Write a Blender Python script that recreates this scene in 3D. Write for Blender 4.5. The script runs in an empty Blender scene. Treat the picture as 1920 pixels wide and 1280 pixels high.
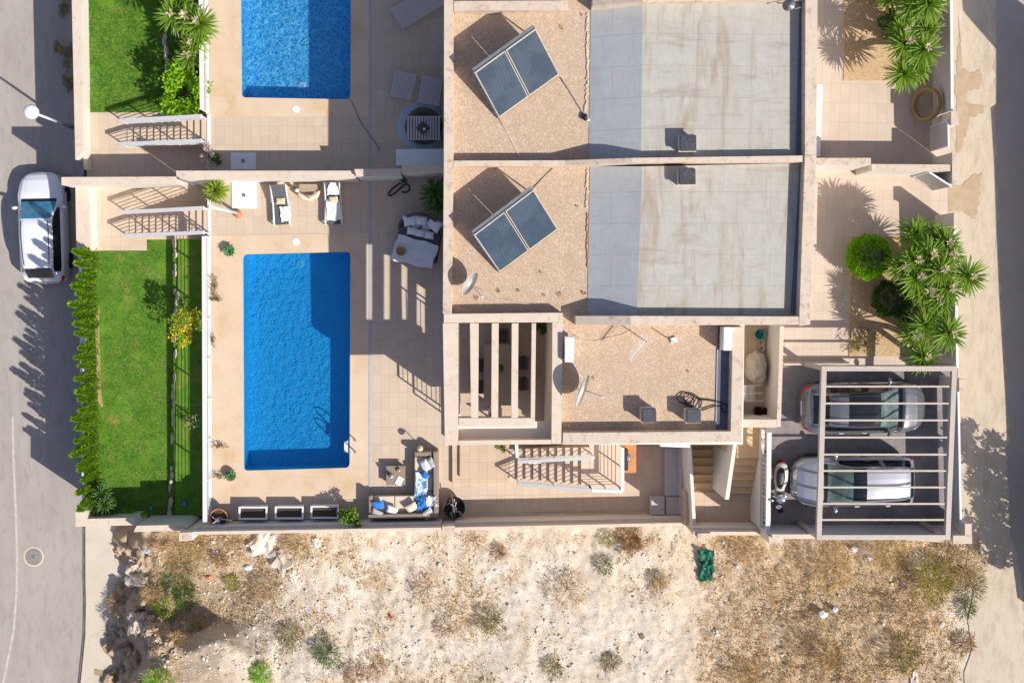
import bpy, bmesh, math, random
from mathutils import Vector, Matrix, noise as mnoise
from mathutils.geometry import tessellate_polygon
rnd = random.Random(7)
SC = bpy.context.scene
COL = SC.collection
rad = math.radians
# ------------------------------------------------------------------ camera
CAM_H = 40.0          # metres above the pool terrace
F_PX = 2000.0         # focal length in pixels of a 1920 wide frame
NADIR = (910.0, 535.0)
ncam = Vector(((NADIR[0]-960)/F_PX, -(NADIR[1]-640)/F_PX, -1)).normalized()
CROT = ncam.rotation_difference(Vector((0, 0, -1))).to_matrix()
cd = bpy.data.cameras.new('camera'); cam = bpy.data.objects.new('camera', cd); COL.objects.link(cam)
cam.matrix_world = Matrix.Translation((0, 0, CAM_H)) @ CROT.to_4x4()
cd.sensor_width = 36; cd.lens = 36*F_PX/1920; cd.clip_end = 3000
SC.camera = cam
# ------------------------------------------------------------------ sun, sky, exposure
SUN_ELEV = rad(42); SUN_AZ = rad(125)     # azimuth clockwise from +y
to_sun = Vector((math.sin(SUN_AZ)*math.cos(SUN_ELEV), math.cos(SUN_AZ)*math.cos(SUN_ELEV), math.sin(SUN_ELEV)))
sd = bpy.data.lights.new('sun', 'SUN'); sun = bpy.data.objects.new('sun', sd); COL.objects.link(sun)
sd.energy = 4.7; sd.angle = rad(0.5); sd.color = (1, .965, .905)
sun.rotation_euler = to_sun.to_track_quat('Z', 'Y').to_euler(); sun.location = (0, 0, 30)
wd = bpy.data.worlds.new('World'); SC.world = wd; wd.use_nodes = True
nt = wd.node_tree; bgn = nt.nodes['Background']
sky = nt.nodes.new('ShaderNodeTexSky'); sky.sky_type = 'NISHITA'; sky.sun_disc = False
sky.sun_elevation = SUN_ELEV; sky.sun_rotation = SUN_AZ
tint = nt.nodes.new('ShaderNodeMix'); tint.data_type = 'RGBA'; tint.blend_type = 'MULTIPLY'; tint.inputs[0].default_value = 1; tint.inputs[7].default_value = (1.07, .95, 1.0, 1)
nt.links.new(sky.outputs[0], tint.inputs[6]); nt.links.new(tint.outputs[2], bgn.inputs[0]); bgn.inputs[1].default_value = 0.118
SC.view_settings.view_transform = 'Standard'; SC.view_settings.look = 'None'
SC.view_settings.exposure = 0.13; SC.view_settings.gamma = 1

# ------------------------------------------------------------------ helpers
def P(px, py, z=0.0):
    """where the sight line of photo point (px, py) meets the level z"""
    d = CROT @ Vector(((px-960)/F_PX, -(py-640)/F_PX, -1))
    t = (z-CAM_H)/d.z
    return Vector((d.x*t, d.y*t, z))
def PP(pts, z=0.0): return [P(a, b, z) for a, b in pts]
def RC(x0, y0, x1, y1): return [(x0, y1), (x1, y1), (x1, y0), (x0, y0)]
def lerp(a, b, t): return a+(b-a)*t
def ss(a, b, x):
    t = min(1, max(0, (x-a)/(b-a))); return t*t*(3-2*t)

class MB:
    def __init__(s): s.v = []; s.f = []; s.m = []
    def add(s, vs, fs, mi=0):
        o = len(s.v); s.v += [Vector(v) for v in vs]
        for f in fs: s.f.append([i+o for i in f]); s.m.append(mi)
        return s
    def quad(s, *p, mi=0): return s.add(p, [list(range(len(p)))], mi)
    def prism(s, pts, zb, zt=None, mi=0):
        """pts: outline (Vectors; own z is the top unless zt is given)"""
        n = len(pts)
        top = [Vector((p[0], p[1], p[2] if zt is None else zt)) for p in pts]
        bot = [Vector((p[0], p[1], zb)) for p in pts]
        fs = [list(range(n)), list(range(2*n-1, n-1, -1))]+[[i, n+i, n+(i+1) % n, (i+1) % n] for i in range(n)]
        return s.add(top+bot, fs, mi)
    def pprism(s, px, zt, zb, mi=0): return s.prism(PP(px, zt), zb, mi=mi)
    def box(s, c, d, rz=0, mi=0, rx=0, ry=0):
        R = Matrix.Rotation(rz, 3, 'Z') @ Matrix.Rotation(ry, 3, 'Y') @ Matrix.Rotation(rx, 3, 'X')
        vs = [Vector(c)+R @ Vector((sx*d[0]/2, sy*d[1]/2, sz*d[2]/2)) for sz in (-1, 1) for sx, sy in ((-1, -1), (1, -1), (1, 1), (-1, 1))]
        return s.add(vs, [[3, 2, 1, 0], [4, 5, 6, 7], [0, 1, 5, 4], [1, 2, 6, 5], [2, 3, 7, 6], [3, 0, 4, 7]], mi)
    def bar(s, a, b, w, h, mi=0):
        """rectangular bar from a to b"""
        a = Vector(a); b = Vector(b); d = (b-a); L = d.length; d.normalize()
        up = Vector((0, 0, 1)) if abs(d.z) < .95 else Vector((1, 0, 0))
        x = d.cross(up).normalized(); y = x.cross(d).normalized()
        vs = [p+x*sx*w/2+y*sy*h/2 for p in (a, b) for sx, sy in ((-1, -1), (1, -1), (1, 1), (-1, 1))]
        return s.add(vs, [[3, 2, 1, 0], [4, 5, 6, 7], [0, 1, 5, 4], [1, 2, 6, 5], [2, 3, 7, 6], [3, 0, 4, 7]], mi)
    def tube(s, path, r, n=8, mi=0, cap=True):
        path = [Vector(p) for p in path]; rings = []
        rr = r if isinstance(r, (list, tuple)) else [r]*len(path)
        for i, p in enumerate(path):
            d = (path[min(i+1, len(path)-1)]-path[max(i-1, 0)]).normalized()
            up = Vector((0, 0, 1)) if abs(d.z) < .9 else Vector((1, 0, 0))
            x = d.cross(up).normalized(); y = x.cross(d).normalized()
            rings.append([p+(x*math.cos(2*math.pi*k/n)+y*math.sin(2*math.pi*k/n))*rr[i] for k in range(n)])
        vs = [v for q in rings for v in q]
        fs = [[i*n+k, i*n+(k+1) % n, (i+1)*n+(k+1) % n, (i+1)*n+k] for i in range(len(path)-1) for k in range(n)]
        if cap: fs += [list(range(n))[::-1], [(len(path)-1)*n+k for k in range(n)]]
        return s.add(vs, fs, mi)
    def lathe(s, prof, c=(0, 0, 0), n=24, mi=0, ax=None):
        """prof: list of (radius, z)"""
        M3 = Matrix.Identity(3) if ax is None else Vector((0, 0, 1)).rotation_difference(Vector(ax)).to_matrix()
        vs = []; fs = []
        for r, z in prof:
            for k in range(n):
                a = 2*math.pi*k/n; vs.append(Vector(c)+M3 @ Vector((r*math.cos(a), r*math.sin(a), z)))
        for i in range(len(prof)-1):
            for k in range(n): fs.append([i*n+k, i*n+(k+1) % n, (i+1)*n+(k+1) % n, (i+1)*n+k])
        if prof[-1][0] > 1e-4 and prof[0] != prof[-1]: fs.append([(len(prof)-1)*n+k for k in range(n)])
        if prof[0][0] > 1e-4 and prof[0] != prof[-1]: fs.append(list(range(n))[::-1])
        return s.add(vs, fs, mi)
    def holed(s, outer, holes, mi=0):
        loops = [outer]+holes; tri = tessellate_polygon([[Vector((p[0], p[1], 0)) for p in l] for l in loops])
        return s.add([p for l in loops for p in l], [list(t) for t in tri], mi)
    def blob(s, c, r, sub=2, amp=.2, fr=1.5, sd=0, mi=0, rz=0):
        bm = bmesh.new(); bmesh.ops.create_icosphere(bm, subdivisions=sub, radius=1)
        R = Matrix.Rotation(rz, 3, 'Z'); o = Vector((sd*3.7, sd*1.3, sd*7.1))
        for v in bm.verts:
            k = 1+amp*mnoise.noise(v.co*fr+o)+amp*.5*mnoise.noise(v.co*fr*2.7+o); q = v.co*k
            v.co = Vector(c)+R @ Vector((q.x*r[0], q.y*r[1], q.z*r[2]))
        bm.verts.index_update(); s.add([v.co.copy() for v in bm.verts], [[v.index for v in f.verts] for f in bm.faces], mi); bm.free()
        return s
    def leaf(s, p, d, n, L, w, mi=0, bend=0.0):
        """diamond leaf"""
        x = d.cross(n).normalized()
        m = p+d*L*.45; e = p+d*L-n*bend*L
        return s.add([p, m+x*w/2, e, m-x*w/2], [[0, 1, 2, 3]], mi)
    def build(s, name, mats, par=None, smooth=False, bev=0, fix=True, seg=2):
        off = WL.get(par.name, Vector((0, 0, 0))) if par else Vector((0, 0, 0))
        me = bpy.data.meshes.new(name); me.from_pydata([v-off for v in s.v], [], s.f)
        for m in (mats if isinstance(mats, (list, tuple)) else [mats]): me.materials.append(m)
        for p, i in zip(me.polygons, s.m): p.material_index = i; p.use_smooth = smooth
        if fix:
            bm = bmesh.new(); bm.from_mesh(me); bmesh.ops.recalc_face_normals(bm, faces=bm.faces); bm.to_mesh(me); bm.free()
        o = bpy.data.objects.new(name, me); COL.objects.link(o)
        if par: o.parent = par
        WL[o.name] = off
        if bev:
            b = o.modifiers.new('bevel', 'BEVEL'); b.width = bev; b.segments = seg; b.limit_method = 'ANGLE'; b.angle_limit = rad(40)
        return o
WL = {}
def thing(name, label, cat, loc=(0, 0, 0), group=None):
    o = bpy.data.objects.new(name, None); COL.objects.link(o); o.empty_display_size = .3
    o.location = loc; WL[o.name] = Vector(loc); o['label'] = label; o['category'] = cat
    if group: o['group'] = group
    return o
def tag(o, label, cat, group=None, kind=None):
    o['label'] = label; o['category'] = cat
    if group: o['group'] = group
    if kind: o['kind'] = kind
    return o
def struct(o, label, cat): return tag(o, label, cat, kind='structure')

# ------------------------------------------------------------------ materials
def newmat(name):
    m = bpy.data.materials.new(name); m.use_nodes = True
    t = m.node_tree; return m, t, t.nodes['Principled BSDF'], lambda k: t.nodes.new('ShaderNode'+k), t.links.new
def rgba(c): return (c[0], c[1], c[2], 1)
def nz(N, L, co, scale, detail=6, rough=.6, dist=0):
    n = N('TexNoise'); n.inputs['Scale'].default_value = scale; n.inputs['Detail'].default_value = detail
    n.inputs['Roughness'].default_value = rough; n.inputs['Distortion'].default_value = dist; L(co, n.inputs['Vector']); return n.outputs['Fac']
def ramp(N, L, fac, a, b, ca=(0, 0, 0), cb=(1, 1, 1)):
    r = N('ValToRGB'); r.color_ramp.elements[0].position = a; r.color_ramp.elements[1].position = b
    r.color_ramp.elements[0].color = rgba(ca); r.color_ramp.elements[1].color = rgba(cb); L(fac, r.inputs[0]); return r.outputs[0]
def mix(N, L, f, a, b, mode='MIX'):
    m = N('Mix'); m.data_type = 'RGBA'; m.blend_type = mode
    for s, v in ((m.inputs[0], f), (m.inputs[6], a), (m.inputs[7], b)):
        if isinstance(v, (int, float)): s.default_value = v
        elif isinstance(v, tuple): s.default_value = rgba(v)
        else: L(v, s)
    return m.outputs[2]
def coords(N, L, scale=None, rot=0):
    c = N('NewGeometry').outputs['Position']
    if scale or rot:
        m = N('Mapping'); m.inputs['Scale'].default_value = scale or (1, 1, 1); m.inputs['Rotation'].default_value = (0, 0, rot); L(c, m.inputs[0]); c = m.outputs[0]
    return c
def bump(N, L, B, h, st, dist=.02):
    b = N('Bump'); b.inputs['Strength'].default_value = st; b.inputs['Distance'].default_value = dist; L(h, b.inputs['Height']); L(b.outputs[0], B.inputs['Normal'])
def M(name, base, rough=.7, var=None, scale=3, lo=.35, hi=.65, stain=None, sscale=1.2, slo=.55, shi=.75, bmp=0, bs=30, metal=0, spec=.5, stretch=None, coat=0):
    m, t, B, N, L = newmat(name)
    B.inputs['Roughness'].default_value = rough; B.inputs['Metallic'].default_value = metal; B.inputs['Specular IOR Level'].default_value = spec
    B.inputs['Coat Weight'].default_value = coat; B.inputs['Coat Roughness'].default_value = .05
    co = coords(N, L, stretch); c = None
    if var: c = mix(N, L, ramp(N, L, nz(N, L, co, scale), lo, hi), base, var)
    if stain: c = mix(N, L, ramp(N, L, nz(N, L, co, sscale, 8, .7, .4), slo, shi), c or base, stain)
    if c is None: B.inputs['Base Color'].default_value = rgba(base)
    else: L(c, B.inputs['Base Color'])
    if bmp: bump(N, L, B, nz(N, L, co, bs, 4), bmp)
    return m
def tile_mat(name, base, var, line, tw, th, rot=0, off=(0, 0), stain=None, mort=.012, rough=.55):
    m, t, B, N, L = newmat(name); co = coords(N, L)
    mp = N('Mapping'); mp.inputs['Location'].default_value = (off[0], off[1], 0); mp.inputs['Rotation'].default_value = (0, 0, rot); L(co, mp.inputs[0])
    b = N('TexBrick'); b.offset = 0; b.squash = 1
    for k, v in (('Scale', 1), ('Mortar Size', mort), ('Mortar Smooth', .3), ('Bias', 0), ('Brick Width', tw), ('Row Height', th)): b.inputs[k].default_value = v
    b.inputs['Color1'].default_value = rgba(base); b.inputs['Color2'].default_value = rgba(var); b.inputs['Mortar'].default_value = rgba(line); L(mp.outputs[0], b.inputs[0])
    c = mix(N, L, ramp(N, L, nz(N, L, co, .7), .35, .7, (0, 0, 0), (.35, .35, .35)), b.outputs[0], stain or var)
    c = mix(N, L, ramp(N, L, nz(N, L, co, 1.1, 9, .72, .6), .52, .72, (0, 0, 0), (.30,)*3), c, tuple(x*.62 for x in base))
    b2 = N('TexBrick'); b2.offset = 0
    for k, v in (('Scale', 1), ('Mortar Size', 0), ('Bias', 0), ('Brick Width', tw), ('Row Height', th/2)): b2.inputs[k].default_value = v
    b2.inputs['Color1'].default_value = (.90, .90, .90, 1); b2.inputs['Color2'].default_value = (1, 1, 1, 1); L(mp.outputs[0], b2.inputs[0]); c = mix(N, L, .8, c, b2.outputs[0], 'MULTIPLY')
    c = mix(N, L, ramp(N, L, nz(N, L, co, 14, 8, .7), .3, .75, (0, 0, 0), (.22, .22, .22)), c, tuple(x*.62 for x in base))
    L(c, B.inputs['Base Color']); B.inputs['Roughness'].default_value = rough; B.inputs['Specular IOR Level'].default_value = .3
    bump(N, L, B, b.outputs['Fac'], -.25, .004)
    return m
def leafmat(name, a, b, sc=9, trans=.25, rough=.5):
    m, t, B, N, L = newmat(name); co = coords(N, L)
    c = mix(N, L, ramp(N, L, nz(N, L, co, sc, 4), .35, .65), a, b)
    L(c, B.inputs['Base Color']); B.inputs['Roughness'].default_value = rough; B.inputs['Specular IOR Level'].default_value = .35
    tr = N('BsdfTranslucent'); L(c, tr.inputs[0]); mx = N('MixShader'); mx.inputs[0].default_value = trans
    L(B.outputs[0], mx.inputs[1]); L(tr.outputs[0], mx.inputs[2]); L(mx.outputs[0], t.nodes['Material Output'].inputs[0])
    return m
def gravel_mat(name, a, b, c3, sc=28, big=None):
    m, t, B, N, L = newmat(name); co = coords(N, L)
    v = N('TexVoronoi'); v.inputs['Scale'].default_value = sc; L(co, v.inputs['Vector'])
    sp = N('SeparateColor'); L(v.outputs['Color'], sp.inputs[0])
    c = mix(N, L, ramp(N, L, sp.outputs[0], .1, .9), a, b)
    c = mix(N, L, ramp(N, L, sp.outputs[1], .72, .86), c, c3)
    c = mix(N, L, ramp(N, L, nz(N, L, co, 2.2, 8, .7), .42, .72, (0, 0, 0), (.5, .5, .5)), c, big or b)
    L(c, B.inputs['Base Color']); B.inputs['Roughness'].default_value = .9; B.inputs['Specular IOR Level'].default_value = .2
    bump(N, L, B, v.outputs['Distance'], .4, .02)
    return m

m_tile = tile_mat('terrace_tile', (.63, .50, .365), (.66, .52, .385), (.48, .365, .26), .33, .66, rad(-.6), mort=.009)
m_tile2 = tile_mat('patio_tile', (.62, .46, .32), (.65, .485, .335), (.44, .32, .22), .33, .66, rad(-.6), mort=.009)
m_tile3 = tile_mat('entry_tile', (.63, .505, .39), (.66, .525, .41), (.50, .39, .29), .33, .66, rad(1.2), mort=.009)
m_deck = M('pool_surround_stone', (.68, .53, .375), .7, (.64, .475, .31), .9, .35, .7, (.56, .36, .18), .9, .52, .78, .1, 40, spec=.3)
m_plaster = M('white_plaster', (.78, .72, .64), .8, (.72, .66, .57), 1.5, .3, .7, (.62, .54, .45), 2.2, .6, .85, .1, 60, spec=.2)
m_coping = M('weathered_coping', (.66, .54, .42), .8, (.60, .48, .365), 2.5, .35, .65, (.36, .25, .17), 4, .52, .72, .2, 40, spec=.2)
m_copew = M('pale_coping', (.70, .58, .455), .8, (.65, .53, .405), 2.5, .35, .65, (.44, .32, .21), 4, .55, .76, .15, 40, spec=.2)
m_gravel = gravel_mat('roof_gravel', (.56, .415, .29), (.47, .34, .23), (.68, .54, .40), 34, (.42, .30, .19))
m_bed = gravel_mat('bed_gravel', (.58, .40, .22), (.46, .31, .17), (.66, .50, .32), 34, (.50, .32, .16))
def felt(name, base, var, stain, amt):
    m, t, B, N, L = newmat(name); co = coords(N, L); cs = coords(N, L, (1.6, .22, 1)); ct = coords(N, L, (.3, 1.4, 1))
    c = mix(N, L, ramp(N, L, nz(N, L, co, 2.4, 8, .7), .35, .68), base, var)
    c = mix(N, L, ramp(N, L, nz(N, L, cs, 1.5, 6, .7, .5), .50, .74, (0, 0, 0), (amt,)*3), c, stain)
    c = mix(N, L, ramp(N, L, nz(N, L, ct, 1.2, 6, .7, .5), .54, .76, (0, 0, 0), (amt*.7,)*3), c, tuple(x*.7 for x in stain))
    c = mix(N, L, ramp(N, L, nz(N, L, co, 30, 6, .8), .3, .7, (0, 0, 0), (.3,)*3), c, tuple(x*.7 for x in base))
    c = mix(N, L, ramp(N, L, nz(N, L, coords(N, L, (9, .8, 1)), 2.5, 6, .7), .5, .75, (0, 0, 0), (.4,)*3), c, tuple(x*.68 for x in base))
    c = mix(N, L, ramp(N, L, nz(N, L, coords(N, L, (.8, 12, 1)), 2.5, 6, .7), .5, .75, (0, 0, 0), (.4,)*3), c, tuple(x*.72 for x in base))
    b = N('TexBrick'); b.offset = .4
    for k, v in (('Scale', 1), ('Mortar Size', .006), ('Mortar Smooth', .4), ('Brick Width', 2.6), ('Row Height', 1.02)): b.inputs[k].default_value = v
    b.inputs['Color1'].default_value = b.inputs['Color2'].default_value = (0, 0, 0, 1); b.inputs['Mortar'].default_value = (.75, .75, .75, 1); L(co, b.inputs[0])
    c = mix(N, L, b.outputs[0], c, tuple(x*.45 for x in base))
    L(c, B.inputs['Base Color']); B.inputs['Roughness'].default_value = .75; bump(N, L, B, nz(N, L, co, 60, 3), .15); return m
m_felt = felt('roof_felt', (.45, .425, .365), (.53, .50, .435), (.33, .23, .12), 1.0)
m_felt2 = felt('roof_felt_slope', (.45, .47, .46), (.52, .535, .52), (.36, .33, .29), .3)
m_flash = M('dark_roof_membrane', (.10, .13, .18), .5, (.14, .17, .22), 3)
m_white = M('white_paint', (.80, .80, .80), .45, (.76, .76, .75), 4)
m_whitemetal = M('white_metal', (.76, .74, .71), .4, (.72, .70, .66), 6)
m_taupe = M('taupe_painted_steel', (.50, .43, .36), .5, (.44, .38, .31), 5)
m_blackm = M('black_metal', (.02, .02, .022), .4)
m_greym = M('grey_metal', (.22, .23, .25), .45, (.28, .29, .3), 4, metal=.4)
m_steel = M('bright_steel', (.75, .75, .76), .2, metal=1)
m_concrete = M('concrete_pavement', (.58, .50, .39), .85, (.64, .56, .45), 1.2, .3, .7, (.44, .36, .27), 1.6, .55, .8, .2, 50, spec=.2)
m_street = M('street_asphalt', (.37, .325, .285), .85, (.45, .40, .35), .6, .3, .7, (.31, .27, .235), 2.5, .5, .75, .6, 40, spec=.2, stretch=(1.6, .5, 1))
m_lane = M('lane_pavement', (.55, .45, .33), .9, (.64, .535, .40), 2.2, .3, .7, (.42, .325, .22), 1.8, .48, .78, .7, 24, spec=.2, stretch=(1.6, .6, 1))
m_damp = M('damp_sand', (.44, .32, .20), .9, (.50, .38, .25), 5, spec=.2)
m_carfloor = M('car_park_concrete', (.30, .26, .245), .8, (.22, .195, .19), 2.2, .3, .7, (.14, .125, .125), 1.5, .5, .75, .2, 60)
m_soil = M('dark_soil', (.06, .04, .03), .95, (.09, .06, .045), 14)
m_lawn = M('lawn_ground', (.08, .20, .02), .9, (.15, .27, .028), 3.2, .35, .65, (.30, .25, .08), 1.1, .52, .75, .4, 80, spec=.1)
m_grass = leafmat('grass_blade', (.10, .28, .035), (.24, .39, .05), 1.6, .35)
m_terra = M('terracotta', (.55, .24, .10), .75, (.46, .19, .075), 8)
m_wick = M('dark_wicker', (.075, .055, .05), .7, (.12, .09, .08), 40)
m_brownw = M('brown_wicker', (.30, .235, .18), .7, (.24, .185, .14), 50)
m_cush_c = M('cream_cushion', (.70, .58, .46), .9, (.66, .54, .42), 6, bmp=.1)
m_cush_w = M('white_fabric', (.80, .79, .78), .9, (.74, .73, .72), 7, bmp=.25, bs=25)
m_cush_g = M('grey_fabric', (.44, .43, .45), .9, (.5, .49, .5), 8, bmp=.2)
m_cush_d = M('charcoal_fabric', (.085, .085, .095), .85, (.11, .11, .12), 20)
m_blue = M('blue_fabric', (.02, .16, .50), .85, (.03, .22, .58), 8, bmp=.2)
m_lightblue = M('pale_blue_towel', (.50, .62, .76), .9, (.78, .80, .82), 5, .42, .55, (.04, .22, .52), 3.2, .52, .58, .35, 18)
m_grayw = M('weathered_wood', (.62, .57, .55), .75, (.52, .47, .45), 12, stretch=(1, 6, 1))
m_tablew = M('table_wood', (.42, .32, .23), .6, (.34, .25, .18), 9, stretch=(8, 1, 1))
m_ratt = M('natural_rattan', (.50, .33, .12), .7, (.40, .25, .08), 30, bmp=.4, bs=60)
m_glass_d = M('dark_glass', (.012, .016, .02), .06, spec=.6)
m_leaf_y = leafmat('yucca_leaf', (.16, .30, .022), (.27, .40, .04), 5, .3, .38)
m_leaf_yl = leafmat('yellow_green_leaf', (.24, .34, .03), (.33, .42, .05), 5)
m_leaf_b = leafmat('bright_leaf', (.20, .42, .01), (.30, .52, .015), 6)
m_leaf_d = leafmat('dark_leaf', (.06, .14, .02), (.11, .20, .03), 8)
m_leaf_h = leafmat('conifer_leaf', (.15, .34, .012), (.30, .46, .025), 5, .35)
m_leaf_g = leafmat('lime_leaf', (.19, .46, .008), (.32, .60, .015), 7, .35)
m_flow_y = leafmat('yellow_flower', (.80, .60, .01), (.70, .62, .02), 9)
m_flow_w = leafmat('cream_flower', (.80, .72, .48), (.66, .52, .34), 9)
m_trunk = M('bark', (.20, .14, .09), .9, (.28, .20, .13), 14, bmp=.5)
m_dry = leafmat('dry_stalks', (.70, .48, .22), (.80, .62, .36), 1.2)
m_dryb = leafmat('brown_scrub', (.44, .28, .12), (.60, .42, .21), 1.6)
m_olive = leafmat('olive_scrub', (.20, .17, .04), (.34, .28, .08), 1.6)
m_rock = M('limestone', (.60, .52, .42), .9, (.50, .42, .33), 2.5, .3, .7, (.38, .28, .19), 4, .55, .8, .4, 18, spec=.2)
m_rockw = M('pale_rubble', (.76, .70, .60), .9, (.66, .58, .48), 5, spec=.2)
m_rockd = M('brown_rock', (.40, .28, .18), .9, (.52, .40, .28), 3, .3, .7, bmp=.5, bs=14, spec=.2)
m_red = M('red_plastic', (.55, .02, .02), .3)
m_orange = M('orange_tile', (.62, .26, .09), .6, (.5, .2, .07), 5)
m_teal = M('teal_plastic', (.01, .28, .28), .35)
m_black = M('black_plastic', (.015, .015, .017), .5)
m_globe = M('opal_globe', (.82, .83, .84), .25)
m_tyre = M('tyre_rubber', (.02, .02, .02), .8)
m_mesh = M('green_netting', (.012, .10, .065), .7, (.02, .19, .11), 12, bmp=.5, bs=12)
m_bluep = M('blue_plastic_ball', (.03, .25, .55), .4)
m_cover = M('beige_cover', (.56, .48, .38), .85, (.48, .40, .31), 7, bmp=.7, bs=6)
m_solar, t_, B, N, L = newmat('solar_glass'); co = coords(N, L)
vd = N('VectorMath'); vd.operation = 'DOT_PRODUCT'; L(co, vd.inputs[0]); vd.inputs[1].default_value = (.888, .459, 0)
mu = N('Math'); mu.operation = 'MULTIPLY'; L(vd.outputs['Value'], mu.inputs[0]); mu.inputs[1].default_value = 2*math.pi/.115
si = N('Math'); si.operation = 'SINE'; L(mu.outputs[0], si.inputs[0])
c = mix(N, L, ramp(N, L, nz(N, L, co, 1.1), .44, .54), (.022, .045, .068), (.040, .068, .092))
c = mix(N, L, ramp(N, L, nz(N, L, co, 5, 8, .7), .5, .75, (0, 0, 0), (.5,)*3), c, (.07, .075, .075))
c = mix(N, L, ramp(N, L, si.outputs[0], .2, .95, (0, 0, 0), (.25,)*3), c, (.008, .014, .022))
L(c, B.inputs['Base Color']); B.inputs['Roughness'].default_value = .1; B.inputs['Specular IOR Level'].default_value = .8
# ------------------------------------------------------------------ levels (metres)
ZST, ZG, ZE, ZR, ZTOP, ZGR = -3.2, -1.15, 2.8, 5.0, 4.9, 4.42
# ------------------------------------------------------------------ ground, street, lane
m_far = M('dry_earth', (.52, .43, .31), .95, (.40, .31, .20), .2)
b = MB(); b.quad((-260, -260, -3.6), (260, -260, -3.6), (260, 260, -3.6), (-260, 260, -3.6))
struct(b.build('ground', m_far), 'dry bare earth spreading out under and around the whole site', 'ground')
b = MB(); b.quad(*PP([(-420, 1900), (170, 1900), (150, -500), (-420, -500)], ZST))
struct(b.build('street', m_street), 'worn grey asphalt street running past the left garden walls', 'street')
m_line = M('worn_road_paint', (.62, .57, .50), .8, (.48, .43, .37), 5, .3, .6)
b = MB(); pts = [(-6, 1420), (2, 1300), (14, 1240), (26, 1180), (31, 1110), (32, 1040), (30, 970), (27, 900), (25, 850), (24, 780)]
for p, q in zip(pts, pts[1:]): b.quad(*PP([(p[0]-2.2, p[1]), (p[0]+2.2, p[1]), (q[0]+2.2, q[1]), (q[0]-2.2, q[1])], ZST+.005))
struct(b.build('road_line', m_line), 'faded white edge line curving along the grey street', 'road marking')
# pavement beside the empty plot with its kerb
kerb = [(157, 975), (157, 1080), (158, 1130), (157, 1190), (152, 1240), (146, 1300), (130, 1450)]
b = MB()
for p, q in zip(kerb, kerb[1:]): b.prism(PP([(q[0]+3, q[1]), (300, q[1]), (300, p[1]), (p[0]+3, p[1])], ZST+.13), ZST-.3)
struct(b.build('pavement', m_concrete), 'pale concrete pavement between the street and the rocky plot', 'pavement')
b = MB()
for p, q in zip(kerb, kerb[1:]): b.prism(PP([(q[0]-1, q[1]), (q[0]+2.2, q[1]), (p[0]+2.2, p[1]), (p[0]-1, p[1])], ZST+.06), ZST-.3)
struct(b.build('kerb', M('dark_kerb_strip', (.16, .13, .10), .9, (.3, .25, .2), 3)), 'dark narrow strip along the pavement edge', 'kerb')  # dark strip following the pavement edge
# lane on the right
b = MB(); b.add(PP([(2500, -300), (1700, -300), (1700, 1012), (1818, 1020), (1812, 1060), (1826, 1110), (1815, 1160), (1822, 1220), (1808, 1260), (1815, 1500), (2500, 1500)], ZE-.1), [list(range(11))[::-1]])
struct(b.build('lane', m_lane), 'sandy concrete lane along the right side of the houses', 'lane')
b = MB(); e = [(1862, -300), (1868, 100), (1866, 300), (1874, 500), (1884, 690), (1890, 800), (1893, 1000), (1915, 1080), (1940, 1500)]
e2 = []
for p, q in zip(e, e[1:]):
    n = max(2, int(abs(q[1]-p[1])/4))
    for i in range(n): y = lerp(p[1], q[1], i/n); e2.append((lerp(p[0], q[0], i/n)+9*mnoise.noise(Vector((y*.012, 3, 0)))+5*mnoise.noise(Vector((y*.06, 7, 0)))+3*mnoise.noise(Vector((y*.21, 1, 0))), y))
e = e2+[e[-1]]
for p, q in zip(e, e[1:]): b.quad(*PP([q, (2450, q[1]), (2450, p[1]), p], ZE-.094))
struct(b.build('lane_asphalt', M('lane_asphalt', (.38, .335, .29), .85, (.44, .39, .335), 1, .3, .7, (.42, .35, .27), 2.2, .5, .72, .5, 50)), 'dark asphalt strip along the far right of the lane', 'road')
def stain(pts, z, name, label, m=None):
    c = P(sum(p[0] for p in pts)/len(pts), sum(p[1] for p in pts)/len(pts), z); vs = []
    ring = PP(pts, z); n = len(ring)
    for i in range(n):
        for k in range(14):
            a = ring[i].lerp(ring[(i+1) % n], k/14); d = (a-c); vs.append(c+d*(.95+.28*mnoise.noise(a*1.9)+.16*mnoise.noise(a*6)+.10*mnoise.noise(a*15)))
    o = MB().add(vs, [list(range(len(vs)))]).build(name, m or m_damp); return struct(o, label, 'ground patch')
stain([(1790, 130), (1800, 50), (1803, 130), (1845, 140), (1838, 165), (1815, 170), (1805, 190), (1850, 200), (1845, 212), (1820, 215), (1812, 250), (1802, 280), (1790, 282)], ZE-.088, 'damp_patch', 'brown damp sand stain on the lane beside the upper gate')
stain([(1760, 345), (1800, 345), (1845, 320), (1838, 350), (1836, 385), (1828, 408), (1800, 396), (1762, 398)], ZE-.087, 'damp_patch', 'brown damp sand stain on the lane outside the open gate')
# manhole
t = thing('manhole_cover', 'round iron manhole cover set in the grey street', 'manhole cover', P(63, 1043, ZST))
MB().lathe([(.34, .008), (.30, .012), (.0001, .012)], P(63, 1043, ZST)).build('lid', M('manhole_iron', (.24, .20, .17), .7, (.32, .28, .24), 9), t)
MB().lathe([(.42, .004), (.36, .014), (.34, .004)], P(63, 1043, ZST)).build('frame', m_concrete, t)
MB().lathe([(.09, .012), (.08, .02), (.0001, .02)], P(63, 1043, ZST)).build('lifting_boss', m_greym, t)

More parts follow.
